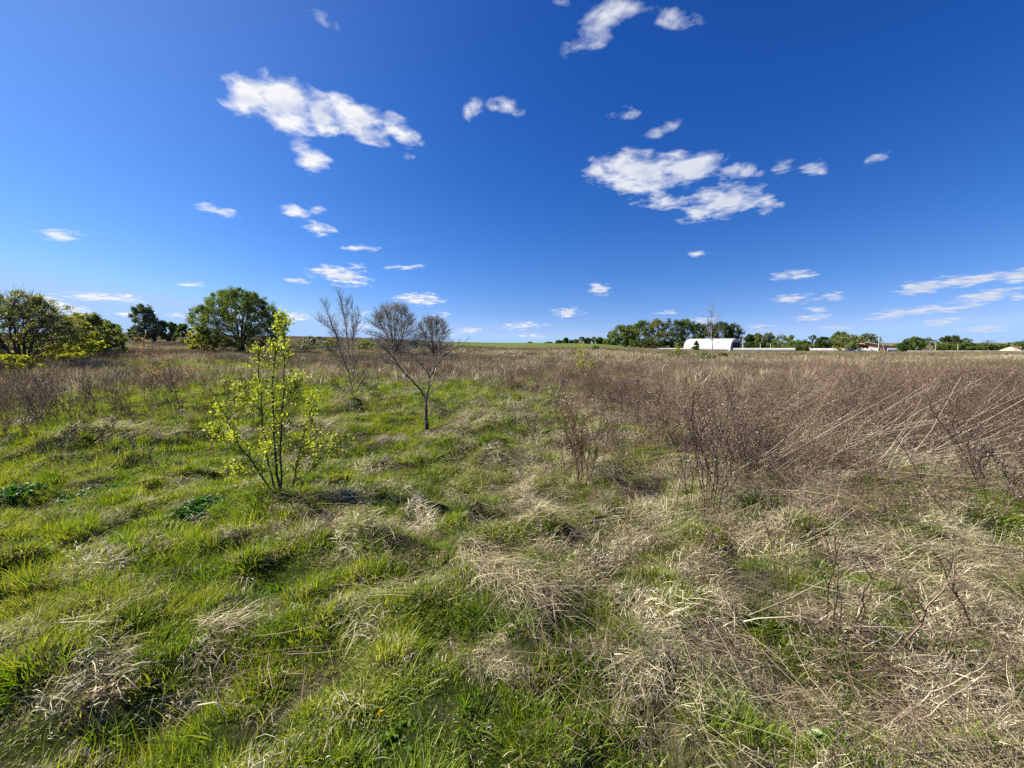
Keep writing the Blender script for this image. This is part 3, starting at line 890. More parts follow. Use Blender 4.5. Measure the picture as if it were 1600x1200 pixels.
def dome_tree(name, label, cat, px, Y, top, w_px, leaf=None, bark='bark', seed=1, group=None, stems=8, targets=160, twigs=5, leaf_n=12000,
              leaf_size=.16, clump=.07, low=.12, foot=.35, twig='twig', r0=None, lean=0.0, rmin=.004, ragged=.16, leaf2=None, tw_len=.10, cone=0.0, lumpy=.35, stem_top=.75):
    rng = np.random.default_rng(seed)
    x, y = at(px, Y); h = top_h(px, top, Y); w = w_px / F * Y
    r0 = r0 or h * .016
    root = link(name, None, loc=(x, y, float(H(x, y))), label=label, cat=cat, group=group)
    def radius(zf, az):
        p = np.sin(np.pi * np.clip(zf * .84 + .13, 0, 1)) ** .62
        p = p * (1 - cone * zf)
        p = np.where(zf < .35, foot + (p - foot) * (zf / .35) ** .8, p)
        return w / 2 * p * (1 - ragged + 2 * ragged * vn(az * 1.6 + 7, zf * 5, seed))
    zf = low + (1 - low) * rng.random(targets) ** .85 * .97
    az = rng.random(targets) * 6.283; q = rng.random(targets) ** .42
    rr = radius(zf, az) * q
    top_sc = 1 - .10 * vn(az * 2, q * 3, seed + 5)
    C = np.stack([rr * np.cos(az) + lean * w * zf, rr * np.sin(az), zf * h * top_sc], 1)
    C[:, 2] = np.minimum(C[:, 2], h * (.985 - .10 * (q ** 3)))
    mb, tw = MB(), MB()
    S = []
    for k in range(stems):
        a = 6.283 * (k + rng.random() * .6) / stems; zt = stem_top * (.75 + .3 * rng.random())
        e = np.array([math.cos(a), math.sin(a), 0]) * float(radius(np.array(zt), np.array(a))) * (.25 + .5 * rng.random()) * (stems > 1)
        e += np.array([lean * w * zt, 0, h * zt]); b = np.array([math.cos(a), math.sin(a), 0]) * r0 * (1.5 if stems > 1 else 0)
        t = np.linspace(0, 1, 9)[:, None]
        P = b + (e - b) * np.concatenate([t ** 1.15, t ** 1.15, t ** .95], 1) + np.concatenate([rng.normal(0, .012 * h, (9, 2)), np.zeros((9, 1))], 1) * t
        P[0, 2] = -.05 * h
        mb.tube(P, np.linspace(r0, r0 * .3, 9), 6, a=rng.random()); S.append(P)
    A = np.concatenate(S)
    for c in C:
        d = np.linalg.norm(A - c, axis=1) + np.maximum(0, A[:, 2] - c[2] + .12 * h) * 3 + rng.random(len(A)) * .06 * h
        b = A[np.argmin(d)]; L = np.linalg.norm(c - b)
        m = (b + c) / 2 + np.array([0, 0, .10 * L]) * rng.normal(.3, .6) + rng.normal(0, .05, 3) * L
        tw.tube([b, m, c], [max(r0 * .28, rmin * 1.4), max(r0 * .2, rmin * 1.2), rmin], 4, a=rng.random())
        ax = (c - b) / (L + 1e-6)
        for k in range(twigs):
            f = .35 + .65 * rng.random(); o = b + (c - b) * f if f < .5 else m + (c - m) * (f - .5) * 2
            d2 = ax + rng.normal(0, .55, 3) + np.array([0, 0, .35]); d2 /= np.linalg.norm(d2)
            tl = tw_len * h * (.5 + rng.random())
            tw.tube([o, o + d2 * tl * .5 + rng.normal(0, .03, 3) * tl, o + d2 * tl], [rmin, rmin * .8, rmin * .5], 3, a=rng.random())
    link('trunk', mb.mesh('trunk', M[bark], True), root)
    link('twigs', tw.mesh('twigs', M[twig]), root)
    if leaf:
        wgt = rng.random(targets) ** lumpy; wgt /= wgt.sum()
        k = rng.choice(targets, leaf_n, p=wgt)
        D = rng.normal(size=(leaf_n, 3)); D /= np.linalg.norm(D, axis=1)[:, None]
        P = C[k] + D * (clump * (w + h) / 2 * (.6 + .8 * rng.random(targets))[k] * rng.random(leaf_n) ** .6)[:, None]
        P = P[P[:, 2] > .01 * h]
        cr = MB(); leaves(cr, P, leaf_size, rng)
        link('crown', cr.mesh('crown', M[leaf]), root)
        if leaf2:
            P2 = P[(rng.random(len(P)) < .12) & (P[:, 2] > .5 * h)] + rng.normal(0, .04, 3)
            c2 = MB(); leaves(c2, P2, leaf_size * .9, rng); link('blossom', c2.mesh('blossom', M[leaf2]), root)
    return root


# --- middle distance, left to right
dome_tree('fruit_tree', 'loose leafy fruit tree with dark leaning trunk and pale blossom at the left edge', 'tree', 30, 22, 450, 150, 'leaf_olive',
          seed=3, stems=5, targets=280, twigs=7, leaf_n=19000, leaf_size=.08, clump=.045, low=.22, foot=.12, leaf2='blossom', r0=.09, lean=.0, ragged=.25, rmin=.007)
dome_tree('bush', 'low yellow green bush in front of the fruit tree at the left edge', 'bush', 8, 17, 556, 70, 'leaf_yellow', seed=4, stems=5, targets=60, leaf_n=5000, leaf_size=.07, low=.05, foot=.8, twigs=3)
dome_tree('bush', 'dense yellow green bush just right of the fruit tree', 'bush', 98, 30, 489, 92, 'leaf_yellow', seed=5, stems=6, targets=110, leaf_n=13000, leaf_size=.14, low=.04, foot=.8, twigs=3, ragged=.22)
dome_tree('bush', 'rounded olive bush with thin top between two yellow green bushes', 'bush', 135, 34, 487, 72, 'leaf_olive', seed=6, stems=6, targets=100, leaf_n=11000, leaf_size=.15, low=.04, foot=.8, twigs=4, ragged=.22)
dome_tree('bush', 'darker green bush closing the left hedge on its right side', 'bush', 164, 37, 500, 54, 'leaf_mid', seed=7, stems=5, targets=80, leaf_n=8000, leaf_size=.15, low=.04, foot=.8, twigs=3, ragged=.22)
dome_tree('bush', 'bright yellow green low growth under the left hedge', 'bush', 75, 25, 533, 74, 'leaf_yellow', seed=8, stems=5, targets=70, leaf_n=5500, leaf_size=.11, low=.04, foot=.9, twigs=3)
dome_tree('tree', 'small distant bushy tree behind the right end of the left hedge', 'tree', 182, 120, 505, 18, 'leaf_far', seed=9, stems=2, targets=40, leaf_n=2200, leaf_size=.4, foot=.4, twigs=1)
dome_tree('willow_tree', 'grey green willow swept sideways by the wind on the left', 'tree', 243, 78, 473, 54, 'leaf_grey', seed=10, stems=4, targets=110, leaf_n=10000,
          leaf_size=.28, low=.12, foot=.35, lean=-.30, clump=.06, ragged=.3, cone=.35, lumpy=1.0)
dome_tree('bush', 'dark green bush at the right foot of the windswept willow', 'bush', 262, 80, 501, 26, 'leaf_mid', seed=11, stems=3, targets=50, leaf_n=4500, leaf_size=.28, low=.05, foot=.7, twigs=2)
dome_tree('bush', 'light green bush at the left foot of the windswept willow', 'bush', 219, 76, 507, 30, 'leaf_grey', seed=12, stems=3, targets=50, leaf_n=4200, leaf_size=.26, low=.05, foot=.7, twigs=2)
dome_tree('tree', 'small dark distant tree between the willow and the big round tree', 'tree', 289, 130, 506, 24, 'leaf_far', seed=13, stems=3, targets=50, leaf_n=4000, leaf_size=.42, low=.05, foot=.6, twigs=1)
dome_tree('tree', 'low dark distant tree right beside the willow top', 'tree', 274, 140, 505, 15, 'leaf_dark', seed=14, stems=2, targets=36, leaf_n=2000, leaf_size=.42, low=.05, foot=.6, twigs=1)
dome_tree('round_tree', 'large dense round tree with many dark trunks left of centre', 'tree', 377, 44, 447, 126, 'leaf_mid', seed=15, stems=12, targets=460, twigs=4, leaf_n=62000,
          leaf_size=.115, clump=.045, low=.07, foot=.80, r0=.08, ragged=.07, lumpy=.25, stem_top=.85)
dome_tree('bush', 'pale yellow green bush at the left foot of the large round tree', 'bush', 318, 42, 507, 42, 'leaf_yellow', seed=16, stems=5, targets=70, leaf_n=8000, leaf_size=.13, low=.05, foot=.8, twigs=3)
dome_tree('bare_tree', 'round bare tree with fine grey twigs, the larger of the two by the hill', 'tree', 617, 42, 470, 88, 'leaf_grey', seed=18, stems=12, targets=440, twigs=10, leaf_n=4600,
          leaf_size=.08, clump=.05, low=.05, foot=.85, twig='grey_twig', r0=.05, rmin=.008, ragged=.06, tw_len=.10, stem_top=.8)
dome_tree('bare_tree', 'round bare tree with fine grey twigs, the smaller of the two by the hill', 'tree', 678, 44, 490, 68, 'leaf_grey', seed=19, stems=11, targets=330, twigs=10, leaf_n=3400,
          leaf_size=.08, clump=.05, low=.05, foot=.85, twig='grey_twig', r0=.045, rmin=.008, ragged=.06, tw_len=.11, stem_top=.8)
for k, (px, Y, top, w, lab) in enumerate([
        (492, 52, 525, 48, 'low green shrub on the hill slope between the round tree and the birch'),
        (572, 56, 531, 34, 'low brownish shrub on the slope right behind the birch'),
        (645, 60, 534, 36, 'low green shrub behind the gap between the two bare round trees'),
        (520, 60, 529, 30, 'low olive shrub on the slope behind the birch trunks'),
        (296, 60, 527, 28, 'low shrub on the slope left of the large round tree')]):
    dome_tree('shrub', lab, 'shrub', px, Y, top, w, ['leaf_grey', 'leaf_olive'][k % 2], seed=30 + k, stems=4, targets=50, twigs=4, leaf_n=2200, leaf_size=.15, low=.05, foot=.85)

# --- near ones
def hand_tree(name, label, cat, px, py, limbs, bark, twig, seed, twigs=8, twig_len=.25, leaf=None, leaf_n=0, leaf_size=.03, shape='leaf',
              rscale=1.0, depth=1.0, subtw=2, leaf_part='foliage', jitter=.03, up=.35, twr=1.0):
    """a small tree whose main limbs follow the ones in the photograph; each limb is a list of photo points, spread in depth"""
    rng = np.random.default_rng(seed)
    x, y = gp(px, py)
    z = float(H(x, y))
    b0 = EYE + ray(px, py)[2] / ray(px, py)[1] * y
    root = link(name, None, loc=(x, y, z), label=label, cat=cat)
    mb, tw, lf = MB(), MB(), MB()
    for (pts, r, dy) in limbs:
        P = []
        for k, (qx, qy) in enumerate(pts):
            Yk = y + dy * k / (len(pts) - 1) * depth
            d = ray(qx, qy)
            P.append([d[0] / d[1] * Yk - x, Yk - y, EYE + d[2] / d[1] * Yk - b0])
        P = np.array(P, float)
        if P[0, 2] < .06: P[0, 2] = -.06
        # resample
        s = np.linspace(0, len(P) - 1, len(P) * 4 - 3)
        Q = np.stack([np.interp(s, np.arange(len(P)), P[:, c]) for c in range(3)], 1)
        Q[1:-1] += rng.normal(0, .006, (len(Q) - 2, 3))
        mb.tube(Q, np.linspace(r, r * .3, len(Q)) * rscale, 6)
        L = np.linalg.norm(Q[-1] - Q[0])
        for k in range(int(twigs * (.5 + L))):
            f = .18 + .82 * rng.random(); i = min(int(f * (len(Q) - 1)), len(Q) - 2)
            b = Q[i] + (Q[i + 1] - Q[i]) * rng.random()
            ax = Q[i + 1] - Q[i]; ax /= np.linalg.norm(ax) + 1e-9
            d = ax * .5 + rng.normal(0, .55, 3) + np.array([0, 0, up]); d /= np.linalg.norm(d)
            tl = twig_len * (.35 + .9 * rng.random()) * (1.15 - .6 * f)
            e = b + d * tl; m = (b + e) / 2 + rng.normal(0, .015, 3)
            tw.tube([b, m, e], [.0032 * rscale * twr, .0025 * rscale * twr, .0014 * twr], 4, a=rng.random())
            T = [np.array([b, m, e])]
            for q in range(subtw):
                b2 = b + (e - b) * (.3 + .6 * rng.random()); d2 = d + rng.normal(0, .6, 3); d2 /= np.linalg.norm(d2)
                e2 = b2 + d2 * tl * .45
                tw.tube([b2, e2], [.0019 * twr, .0011 * twr], 3, a=rng.random()); T.append(np.array([b2, (b2 + e2) / 2, e2]))
            if leaf:
                for t in T:
                    kk = max(1, int(leaf_n * rng.random() * 2))
                    f2 = rng.random(kk)[:, None]
                    pp = t[0] * (1 - f2) + t[-1] * f2 + rng.normal(0, jitter, (kk, 3))
                    leaves(lf, pp, leaf_size, rng, shape, np.repeat((t[-1] - t[0])[None] / (np.linalg.norm(t[-1] - t[0]) + 1e-9), kk, 0))
    link('trunk', mb.mesh('trunk', M[bark], True), root)
    link('twigs', tw.mesh('twigs', M[twig]), root)
    if leaf: link(leaf_part, lf.mesh(leaf_part, M[leaf]), root)
    return root


hand_tree('young_tree', 'young tree with bright yellow green leaves and several thin dark stems, nearest the camera', 'tree', 437, 772,
          [([(432, 770), (405, 735), (372, 695), (350, 645), (345, 640)], .014, -.25),
           ([(435, 772), (420, 730), (412, 680), (408, 620), (405, 560), (400, 545)], .013, .15),
           ([(438, 772), (432, 725), (427, 670), (425, 610), (428, 560), (436, 515), (440, 498)], .018, .05),
           ([(441, 770), (437, 700), (441, 640), (443, 590), (445, 540), (442, 510)], .013, -.15),
           ([(455, 768), (463, 730), (472, 690), (482, 650), (492, 620)], .011, .2),
           ([(462, 768), (480, 740), (505, 712), (532, 692)], .006, -.2),
           ([(440, 640), (458, 615), (470, 595)], .006, .1),
           ([(408, 640), (390, 625), (372, 610)], .005, .2),
           ([(372, 695), (350, 690), (335, 668)], .005, -.1),
           ([(425, 735), (385, 742), (345, 732)], .005, -.35),
           ([(441, 745), (470, 715), (490, 700)], .006, .2),
           ([(470, 700), (500, 680), (520, 700)], .005, .3)],
          'bark', 'twig', 41, twigs=19, twig_len=.20, leaf='pear', leaf_n=6.4, leaf_size=.026, jitter=.020, up=.6, rscale=.8)
hand_tree('sapling', 'small bare tree with a short stout trunk forking into crooked limbs', 'tree', 667, 672,
          [([(667, 680), (666, 650), (666, 622)], .048, 0),
           ([(666, 624), (655, 608), (635, 585), (620, 568), (608, 550), (590, 540)], .018, -.2),
           ([(667, 624), (670, 605), (672, 588), (660, 572), (645, 558), (636, 545)], .018, .15),
           ([(672, 590), (680, 575), (692, 558), (705, 548), (722, 540)], .014, .05),
           ([(667, 620), (680, 610), (692, 600), (700, 590)], .008, .3),
           ([(664, 618), (655, 600), (650, 585)], .007, .35),
           ([(622, 570), (610, 568), (596, 566)], .006, -.1),
           ([(692, 558), (686, 545), (680, 538)], .006, .1),
           ([(667, 650), (690, 640), (700, 642)], .005, -.3)],
          'bark', 'grey_twig', 42, twigs=19, twig_len=.32, up=.45, subtw=4, twr=1.25)
hand_tree('sapling', 'thin dark bare shrub growing from a straw tussock below the birch', 'shrub', 549, 636,
          [([(549, 640), (550, 610), (545, 585), (535, 560), (527, 535), (524, 515)], .016, .1),
           ([(551, 640), (556, 615), (566, 598), (572, 590)], .009, -.1),
           ([(548, 640), (543, 618), (530, 608), (520, 604)], .007, .2),
           ([(536, 562), (522, 555), (512, 550)], .006, .1),
           ([(550, 640), (552, 610), (553, 585), (557, 565)], .009, .2),
           ([(552, 640), (562, 622), (578, 612), (590, 610)], .007, -.2)],
          'bark', 'twig', 43, twigs=24, twig_len=.42, up=.4, subtw=4, twr=1.3)
hand_tree('orange_shrub', 'small crooked shrub with sparse orange leaves in the grass on the left', 'shrub', 280, 640,
          [([(281, 643), (276, 622), (270, 600), (265, 580), (262, 565)], .011, .1),
           ([(276, 622), (262, 608), (245, 595), (228, 580)], .006, -.1),
           ([(272, 605), (285, 592), (300, 582)], .006, .2),
           ([(262, 572), (245, 555), (228, 545), (218, 536)], .005, .3),
           ([(270, 600), (250, 590), (222, 596)], .005, .1)],
          'bark', 'twig', 44, twigs=9, twig_len=.35, leaf='orange', leaf_n=2.2, leaf_size=.032, jitter=.03)
hand_tree('sapling', 'thin sapling with a few yellow leaves rising from the brown weeds at the centre right', 'tree', 915, 606,
          [([(915, 608), (914, 590), (912, 570), (908, 552), (905, 538)], .011, .1),
           ([(914, 585), (906, 570), (902, 556)], .006, .2),
           ([(914, 592), (924, 578), (926, 566)], .006, -.1)],
          'bark', 'twig', 45, twigs=10, twig_len=.30, leaf='leaf_yellow', leaf_n=3.5, leaf_size=.055, jitter=.05)
hand_tree('bare_tree', 'thin pale leafless sapling standing alone in front of the white hangar', 'tree', 1113, 566,
          [([(1113, 568), (1113, 545), (1112, 520), (1112, 498), (1112, 477)], .055, 0),
           ([(1113, 535), (1108, 522), (1103, 512)], .02, .5), ([(1113, 532), (1119, 520), (1124, 511)], .02, -.5),
           ([(1113, 515), (1118, 502), (1123, 493)], .016, .5), ([(1113, 520), (1109, 508), (1106, 500)], .014, -.5)],
          'pale_bark', 'grey_twig', 46, twigs=5, twig_len=1.0, up=.6, subtw=2, rscale=1.0, twr=3.5)
hand_tree('birch_tree', 'tall slender bare birch with pale trunks standing before the hill', 'tree', 545, 566,
          [([(546, 568), (544, 540), (540, 510), (535, 482), (530, 458)], .05, .4),
           ([(541, 568), (532, 540), (520, 512), (512, 490), (506, 472)], .035, -.6),
           ([(550, 568), (551, 540), (552, 510), (550, 474)], .035, .9),
           ([(540, 545), (524, 520), (508, 508), (496, 500)], .02, -1.0),
           ([(548, 545), (556, 515), (560, 492)], .02, .3),
           ([(544, 530), (538, 500), (544, 470)], .02, .3)],
          'pale_bark', 'grey_twig', 17, twigs=12, twig_len=1.25, up=.9, subtw=4, twr=3.0)
for k, (px, Y, top, w, lf, lab) in enumerate([
        (1105, 40, 550, 34, 'leaf_olive', 'low brownish bush at the foot of the thin pale sapling'),
        (1059, 60, 536, 12, 'leaf_yellow', 'small yellow green bush before the left end of the white wall'),
        (1131, 48, 549, 12, 'leaf_olive', 'tiny olive bush just right of the thin pale sapling'),
        (930, 70, 540, 14, 'leaf_mid', 'small green bush in the field left of the row of tall trees'),
        ]):
    dome_tree('bush', lab, 'bush', px, Y, top, w, lf, seed=60 + k, stems=3, targets=40, twigs=4, leaf_n=1300, leaf_size=.12, low=.08, foot=.5)
print('near trees done')

# ------------------------------------------------------------------ far trees
def far_crown(rng, h, w, n, size, low=.12, lumps=26, conical=False):
    """leaf clumps through the crown volume, gaps between them"""
    C = []
    while len(C) < lumps:
        p = rng.uniform(-1, 1, 3)
        if np.linalg.norm(p) > 1 or np.linalg.norm(p) < .25 * rng.random(): continue
        zf = (p[2] + 1) / 2
        if conical: p[:2] *= (1.02 - zf) * 1.1 + .1
        C.append([p[0] * w / 2 * .82, p[1] * w / 2 * .82, h * (low + (1 - low) * (zf * .86 + .05))])
    C = np.array(C)
    rad = w * (.10 + .10 * rng.random(lumps)) * (.7 if conical else 1)
    k = rng.integers(0, lumps, n)
    D = rng.normal(size=(n, 3)); D /= np.linalg.norm(D, axis=1)[:, None]
    P = C[k] + D * (rad[k] * rng.random(n) ** .4)[:, None] * np.array([1, 1, .9])
    P[:, 2] += rng.exponential(.02, n) * h
    P[:, 2] = np.maximum(P[:, 2], .02 * h)
    return P, C


def far_tree(name, label, cat, px, Y, top, w_px, leaf='leaf_far', kind='broad', seed=0, group=None, bark='bark'):
    kw = {'broad': dict(stems=3, targets=110, leaf_n=9500, low=.03, foot=.75, twigs=1, ragged=.22, lumpy=.3, clump=.085),
          'bush': dict(stems=3, targets=50, leaf_n=5000, low=.05, foot=.9, twigs=1, ragged=.25, clump=.09),
          'cone': dict(stems=1, targets=44, leaf_n=2600, low=.06, foot=.8, twigs=1, cone=.72, ragged=.2, clump=.07),
          'thin': dict(stems=3, targets=60, leaf_n=1300, low=.22, foot=.2, twigs=4, ragged=.3, clump=.06, lumpy=1.5),
          'bare': dict(stems=4, targets=60, leaf_n=0, low=.3, foot=.25, twigs=6, ragged=.2)}[kind]
    return dome_tree(name, label, cat, px, Y, top, w_px * 1.12, None if kind == 'bare' else leaf, bark, 1000 + seed, group,
                     leaf_size=.46 * (Y / 200) ** .5, rmin=.025, r0=.16 if kind != 'bush' else .08, **kw)


ROW = 'row of tall trees behind the hangar'
for k, a in enumerate([
    ('broad_tree', 'light green bushy tree at the left end of the tall tree row', 970, 226, 507, 34, 'leaf_mid', 'broad'),
    ('bush', 'low green bush left of the tall tree row, touching its end', 954, 224, 524, 22, 'leaf_mid', 'bush'),
    ('tree', 'narrow dark little tree standing in front of the tall row, near its left end', 978, 150, 525, 11, 'leaf_dark', 'cone'),
    ('broad_tree', 'pale topped tree, second big one from the left of the tall row', 987, 232, 506, 26, 'leaf_grey', 'broad'),
    ('broad_tree', 'tall full green tree in the left half of the tall row', 1004, 222, 499, 32, 'leaf_far', 'broad'),
    ('broad_tree', 'olive brown tree in the middle of the tall row', 1026, 228, 497, 30, 'leaf_olive', 'broad'),
    ('broad_tree', 'highest dark tree of the tall row, left of the hangar roof', 1050, 224, 496, 34, 'leaf_dark', 'broad'),
    ('broad_tree', 'dark wide tree rising over the left end of the hangar', 1072, 226, 497, 32, 'leaf_far', 'broad'),
    ('broad_tree', 'shorter dark tree by the gap above the hangar roof', 1088, 236, 504, 22, 'leaf_dark', 'broad'),
    ('broad_tree', 'dark ragged tree behind the thin pale sapling and hangar', 1106, 232, 503, 28, 'leaf_dark', 'broad'),
    ('broad_tree', 'dark ragged tree behind the middle of the hangar roof', 1126, 230, 502, 30, 'leaf_dark', 'broad'),
    ('broad_tree', 'last dark tree of the tall row behind the hangar doorway', 1145, 230, 505, 26, 'leaf_dark', 'broad'),
    ('bush', 'dark undergrowth bush at the foot of the tall row left part', 1015, 214, 530, 44, 'leaf_dark', 'bush'),
    ('bush', 'dark undergrowth bush at the foot of the tall row beside the hangar', 1052, 214, 532, 34, 'leaf_dark', 'bush'),
    ('bush', 'green undergrowth bush at the left foot of the tall row', 985, 214, 532, 30, 'leaf_far', 'bush'),
    ('conifer', 'small dark conical evergreen before the white side of the hangar', 1088, 188, 533, 12, 'leaf_dark', 'cone'),
    ('bush', 'grey green bush behind the left end of the white wall', 1058, 206, 532, 12, 'leaf_grey', 'cone'),
    ('tree', 'dark tree just right of the hangar', 1170, 226, 522, 14, 'leaf_dark', 'broad'),
    ('tree', 'dark brownish round tree between hangar and green garden trees', 1183, 232, 520, 18, 'leaf_olive', 'broad'),
    ('tree', 'slim grey green tree, second group right of the hangar', 1200, 226, 519, 16, 'leaf_grey', 'broad'),
    ('bush', 'low dark bush behind the wall right of the hangar', 1188, 212, 534, 20, 'leaf_dark', 'bush'),
    ('bush', 'wide bright green bush behind the wall right of the hangar', 1226, 216, 524, 34, 'leaf_mid', 'bush'),
    ('bare_tree', 'thin leafless tree behind the bright green bush by the wall', 1218, 238, 519, 22, None, 'bare'),
    ('bush', 'dark green bush standing in front of the wall gap', 1251, 188, 531, 34, 'leaf_far', 'bush'),
    ('bush', 'small bright bush at the left side of the dark bush by the wall', 1240, 194, 533, 18, 'leaf_mid', 'bush'),
    ('tree', 'black looking ragged tree with dense knots above the wall', 1269, 226, 522, 14, 'leaf_dark', 'thin'),
    ('tree', 'dark low tree right of the ragged knotted tree', 1286, 222, 526, 20, 'leaf_dark', 'broad'),
    ('tree', 'mid green tree behind the large olive bush', 1312, 222, 518, 26, 'leaf_mid', 'broad'),
    ('bush', 'large olive brown bush hanging over the wall left of the brick house', 1322, 192, 522, 36, 'leaf_olive', 'bush'),
    ('bush', 'second olive bush against the brick house gable', 1340, 194, 525, 24, 'leaf_olive', 'bush'),
    ('tree', 'feathery green tree behind the brick house roof', 1353, 232, 520, 24, 'leaf_grey', 'broad'),
    ('tree', 'feathery low tree over the brick house ridge', 1366, 234, 525, 18, 'leaf_mid', 'thin'),
    ('bush', 'low bush right of the brick house end', 1406, 214, 537, 16, 'leaf_far', 'bush'),
    ('conifer', 'dark conical bush in the field right of the brick house', 1414, 170, 531, 17, 'leaf_dark', 'cone'),
    ('tree', 'rounded green tree behind the dark conical bush', 1428, 222, 526, 26, 'leaf_far', 'broad'),
    ('tree', 'half bare grey green tree behind the long grey fence', 1449, 228, 527, 20, 'leaf_grey', 'thin'),
    ('tree', 'dark green tree behind the yellow pipe and fence', 1484, 224, 524, 26, 'leaf_dark', 'broad'),
    ('bush', 'low green bush under the yellow pipe', 1476, 212, 537, 26, 'leaf_far', 'bush'),
    ('tree', 'slim half bare tree right of the dark green tree', 1508, 232, 527, 14, 'leaf_grey', 'thin'),
    ('bush', 'first of the low hedge bushes behind the grey fence', 1508, 214, 535, 26, 'leaf_far', 'bush'),
    ('bush', 'widest low hedge bush behind the grey fence', 1533, 214, 536, 34, 'leaf_far', 'bush'),
    ('bush', 'last low hedge bush behind the grey fence, before the sand heap', 1556, 216, 538, 26, 'leaf_far', 'bush'),
    ('bare_tree', 'leafless tree above the low hedge behind the grey fence', 1545, 236, 530, 26, None, 'bare'),
    ('bare_tree', 'faint leafless tree above the sand heap', 1576, 250, 539, 18, None, 'bare'),
    ('bush', 'dark bushy tree cut by the right edge of the picture', 1597, 214, 532, 26, 'leaf_far', 'bush'),
]):
    nm, lab, px, Y, top, w, lf, kd = a
    if 1040 < px < 1160 and Y > 200: Y += 14 if Y > 216 else 10
    far_tree(nm, lab, 'bush' if nm == 'bush' else 'tree', px, Y, top, w, lf, kd, seed=k, group=ROW if nm == 'broad_tree' else None)
HZ = 'tiny trees on the far horizon'
for k, (px, top, w, kd, lab) in enumerate([
    (873, 532, 10, 'bush', 'leftmost low dark bush of the tiny horizon trees'),
    (884, 528, 8, 'broad', 'rounded dark tree near the left of the tiny horizon trees'),
    (893, 531, 8, 'thin', 'faint half bare tree beside the rounded dark one on the horizon'),
    (900, 530, 9, 'thin', 'faint bluish half bare tree in the middle of the tiny horizon trees'),
    (909, 526, 10, 'thin', 'tallest pale half bare tree of the tiny horizon trees'),
    (918, 528, 8, 'broad', 'small green tree right of the tallest pale one on the horizon'),
    (928, 526, 10, 'thin', 'airy tall tree right of centre among the tiny horizon trees'),
    (937, 527, 9, 'broad', 'small leafy tree next to last among the tiny horizon trees'),
    (945, 529, 8, 'thin', 'last tiny horizon tree before the tall row'),
    (858, 535, 10, 'bush', 'low dark speck of hedge on the horizon left of the tiny trees'),
    (828, 535, 7, 'bush', 'single dark dot of a bush far out on the bare horizon')]):
    far_tree('distant_tree', lab, 'tree', px, 260, top, w, 'leaf_grey' if kd == 'thin' else 'leaf_far', kd, seed=200 + k, group=HZ)
print('far trees done')

# ------------------------------------------------------------------ hangar, walls, house, poles
def P3(px, Y): 
    x, y = at(px, Y); return x, y, float(H0(x, y))


# arched hangar: long side to the camera, open end on the right
hx0, hy0 = at(1068, 208)
ax = np.array([math.cos(R(50)), -math.sin(R(50)), 0]); L = 23.0
hx1, hy1 = hx0 + ax[0] * L, hy0 + ax[1] * L
base = min(float(H0(hx0, hy0)), float(H0(hx1, hy1))) - .2
HW = 6.7
HH = EYE + ray(1110, 529)[2] / ray(1110, 529)[1] * 203 - base
root = link('hangar', None, loc=(hx0, hy0, base), rot=(0, 0, math.atan2(ax[1], ax[0])), label='long white arched metal hangar with an open dark end, behind the white wall', cat='hangar')
def arch_z(v):
    t = math.acos(max(-1, min(1, 1 - v / HW))); return HH * min(1, math.sin(t) ** .72)
prof = [(HW - HW * math.cos(t), HH * min(1, math.sin(t) ** .72)) for t in np.linspace(0, math.pi, 17)]
sh = MB(); nR = 24; m = len(prof)
V = np.array([[xx, p[0], p[1]] for xx in np.linspace(0, L, nR) for p in prof])
i = np.arange(nR - 1)[:, None] * m; j = np.arange(m - 1)[None]
sh.add(V, Q=np.stack([i + j, i + m + j, i + m + j + 1, i + j + 1], -1).reshape(-1, 4))
link('roof', sh.mesh('roof', M['white'], True), root)
dw0, dw1, dh = 2.2, 11.2, HH * .70
for gx, open_ in ((L - .05, True), (.05, False)):      # end walls; the right one has the doorway
    ge = MB()
    cols = np.concatenate([np.linspace(0, dw0, 5), np.linspace(dw0, dw1, 7)[1:], np.linspace(dw1, 2 * HW, 5)[1:]])
    for a_, b_ in zip(cols[:-1], cols[1:]):
        lo = dh if (open_ and a_ >= dw0 - .01 and b_ <= dw1 + .01) else 0
        ge.add([[gx, a_, lo], [gx, b_, lo], [gx, b_, max(arch_z(b_), lo)], [gx, a_, max(arch_z(a_), lo)]], Q=[(0, 1, 2, 3)])
    link('gable', ge.mesh('gable', M['white']), root)
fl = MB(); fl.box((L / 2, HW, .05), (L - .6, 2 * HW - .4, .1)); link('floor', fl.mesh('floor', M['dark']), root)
bk = MB(); bk.box((L - 6, HW, HH * .38), (.15, 2 * HW * .86, HH * .7)); link('interior_shade', bk.mesh('interior_shade', M['dark']), root)  # sheet and floor coloured near black to stand for the hangar's inner shade
rb = MB()
for xx in np.linspace(.5, L - .5, 10): rb.tube([[xx, p[0] * 1.0, p[1] + .06] for p in prof], .06, 4)
link('rib_frame', rb.mesh('rib_frame', M['metal']), root)
fr = MB(); fr.box((L + .05, dw0, dh / 2), (.2, .25, dh)); fr.box((L + .05, dw1, dh / 2), (.2, .25, dh)); fr.box((L + .05, (dw0 + dw1) / 2, dh + .1), (.2, dw1 - dw0 + .3, .25))
link('door_frame', fr.mesh('door_frame', M['metal']), root)


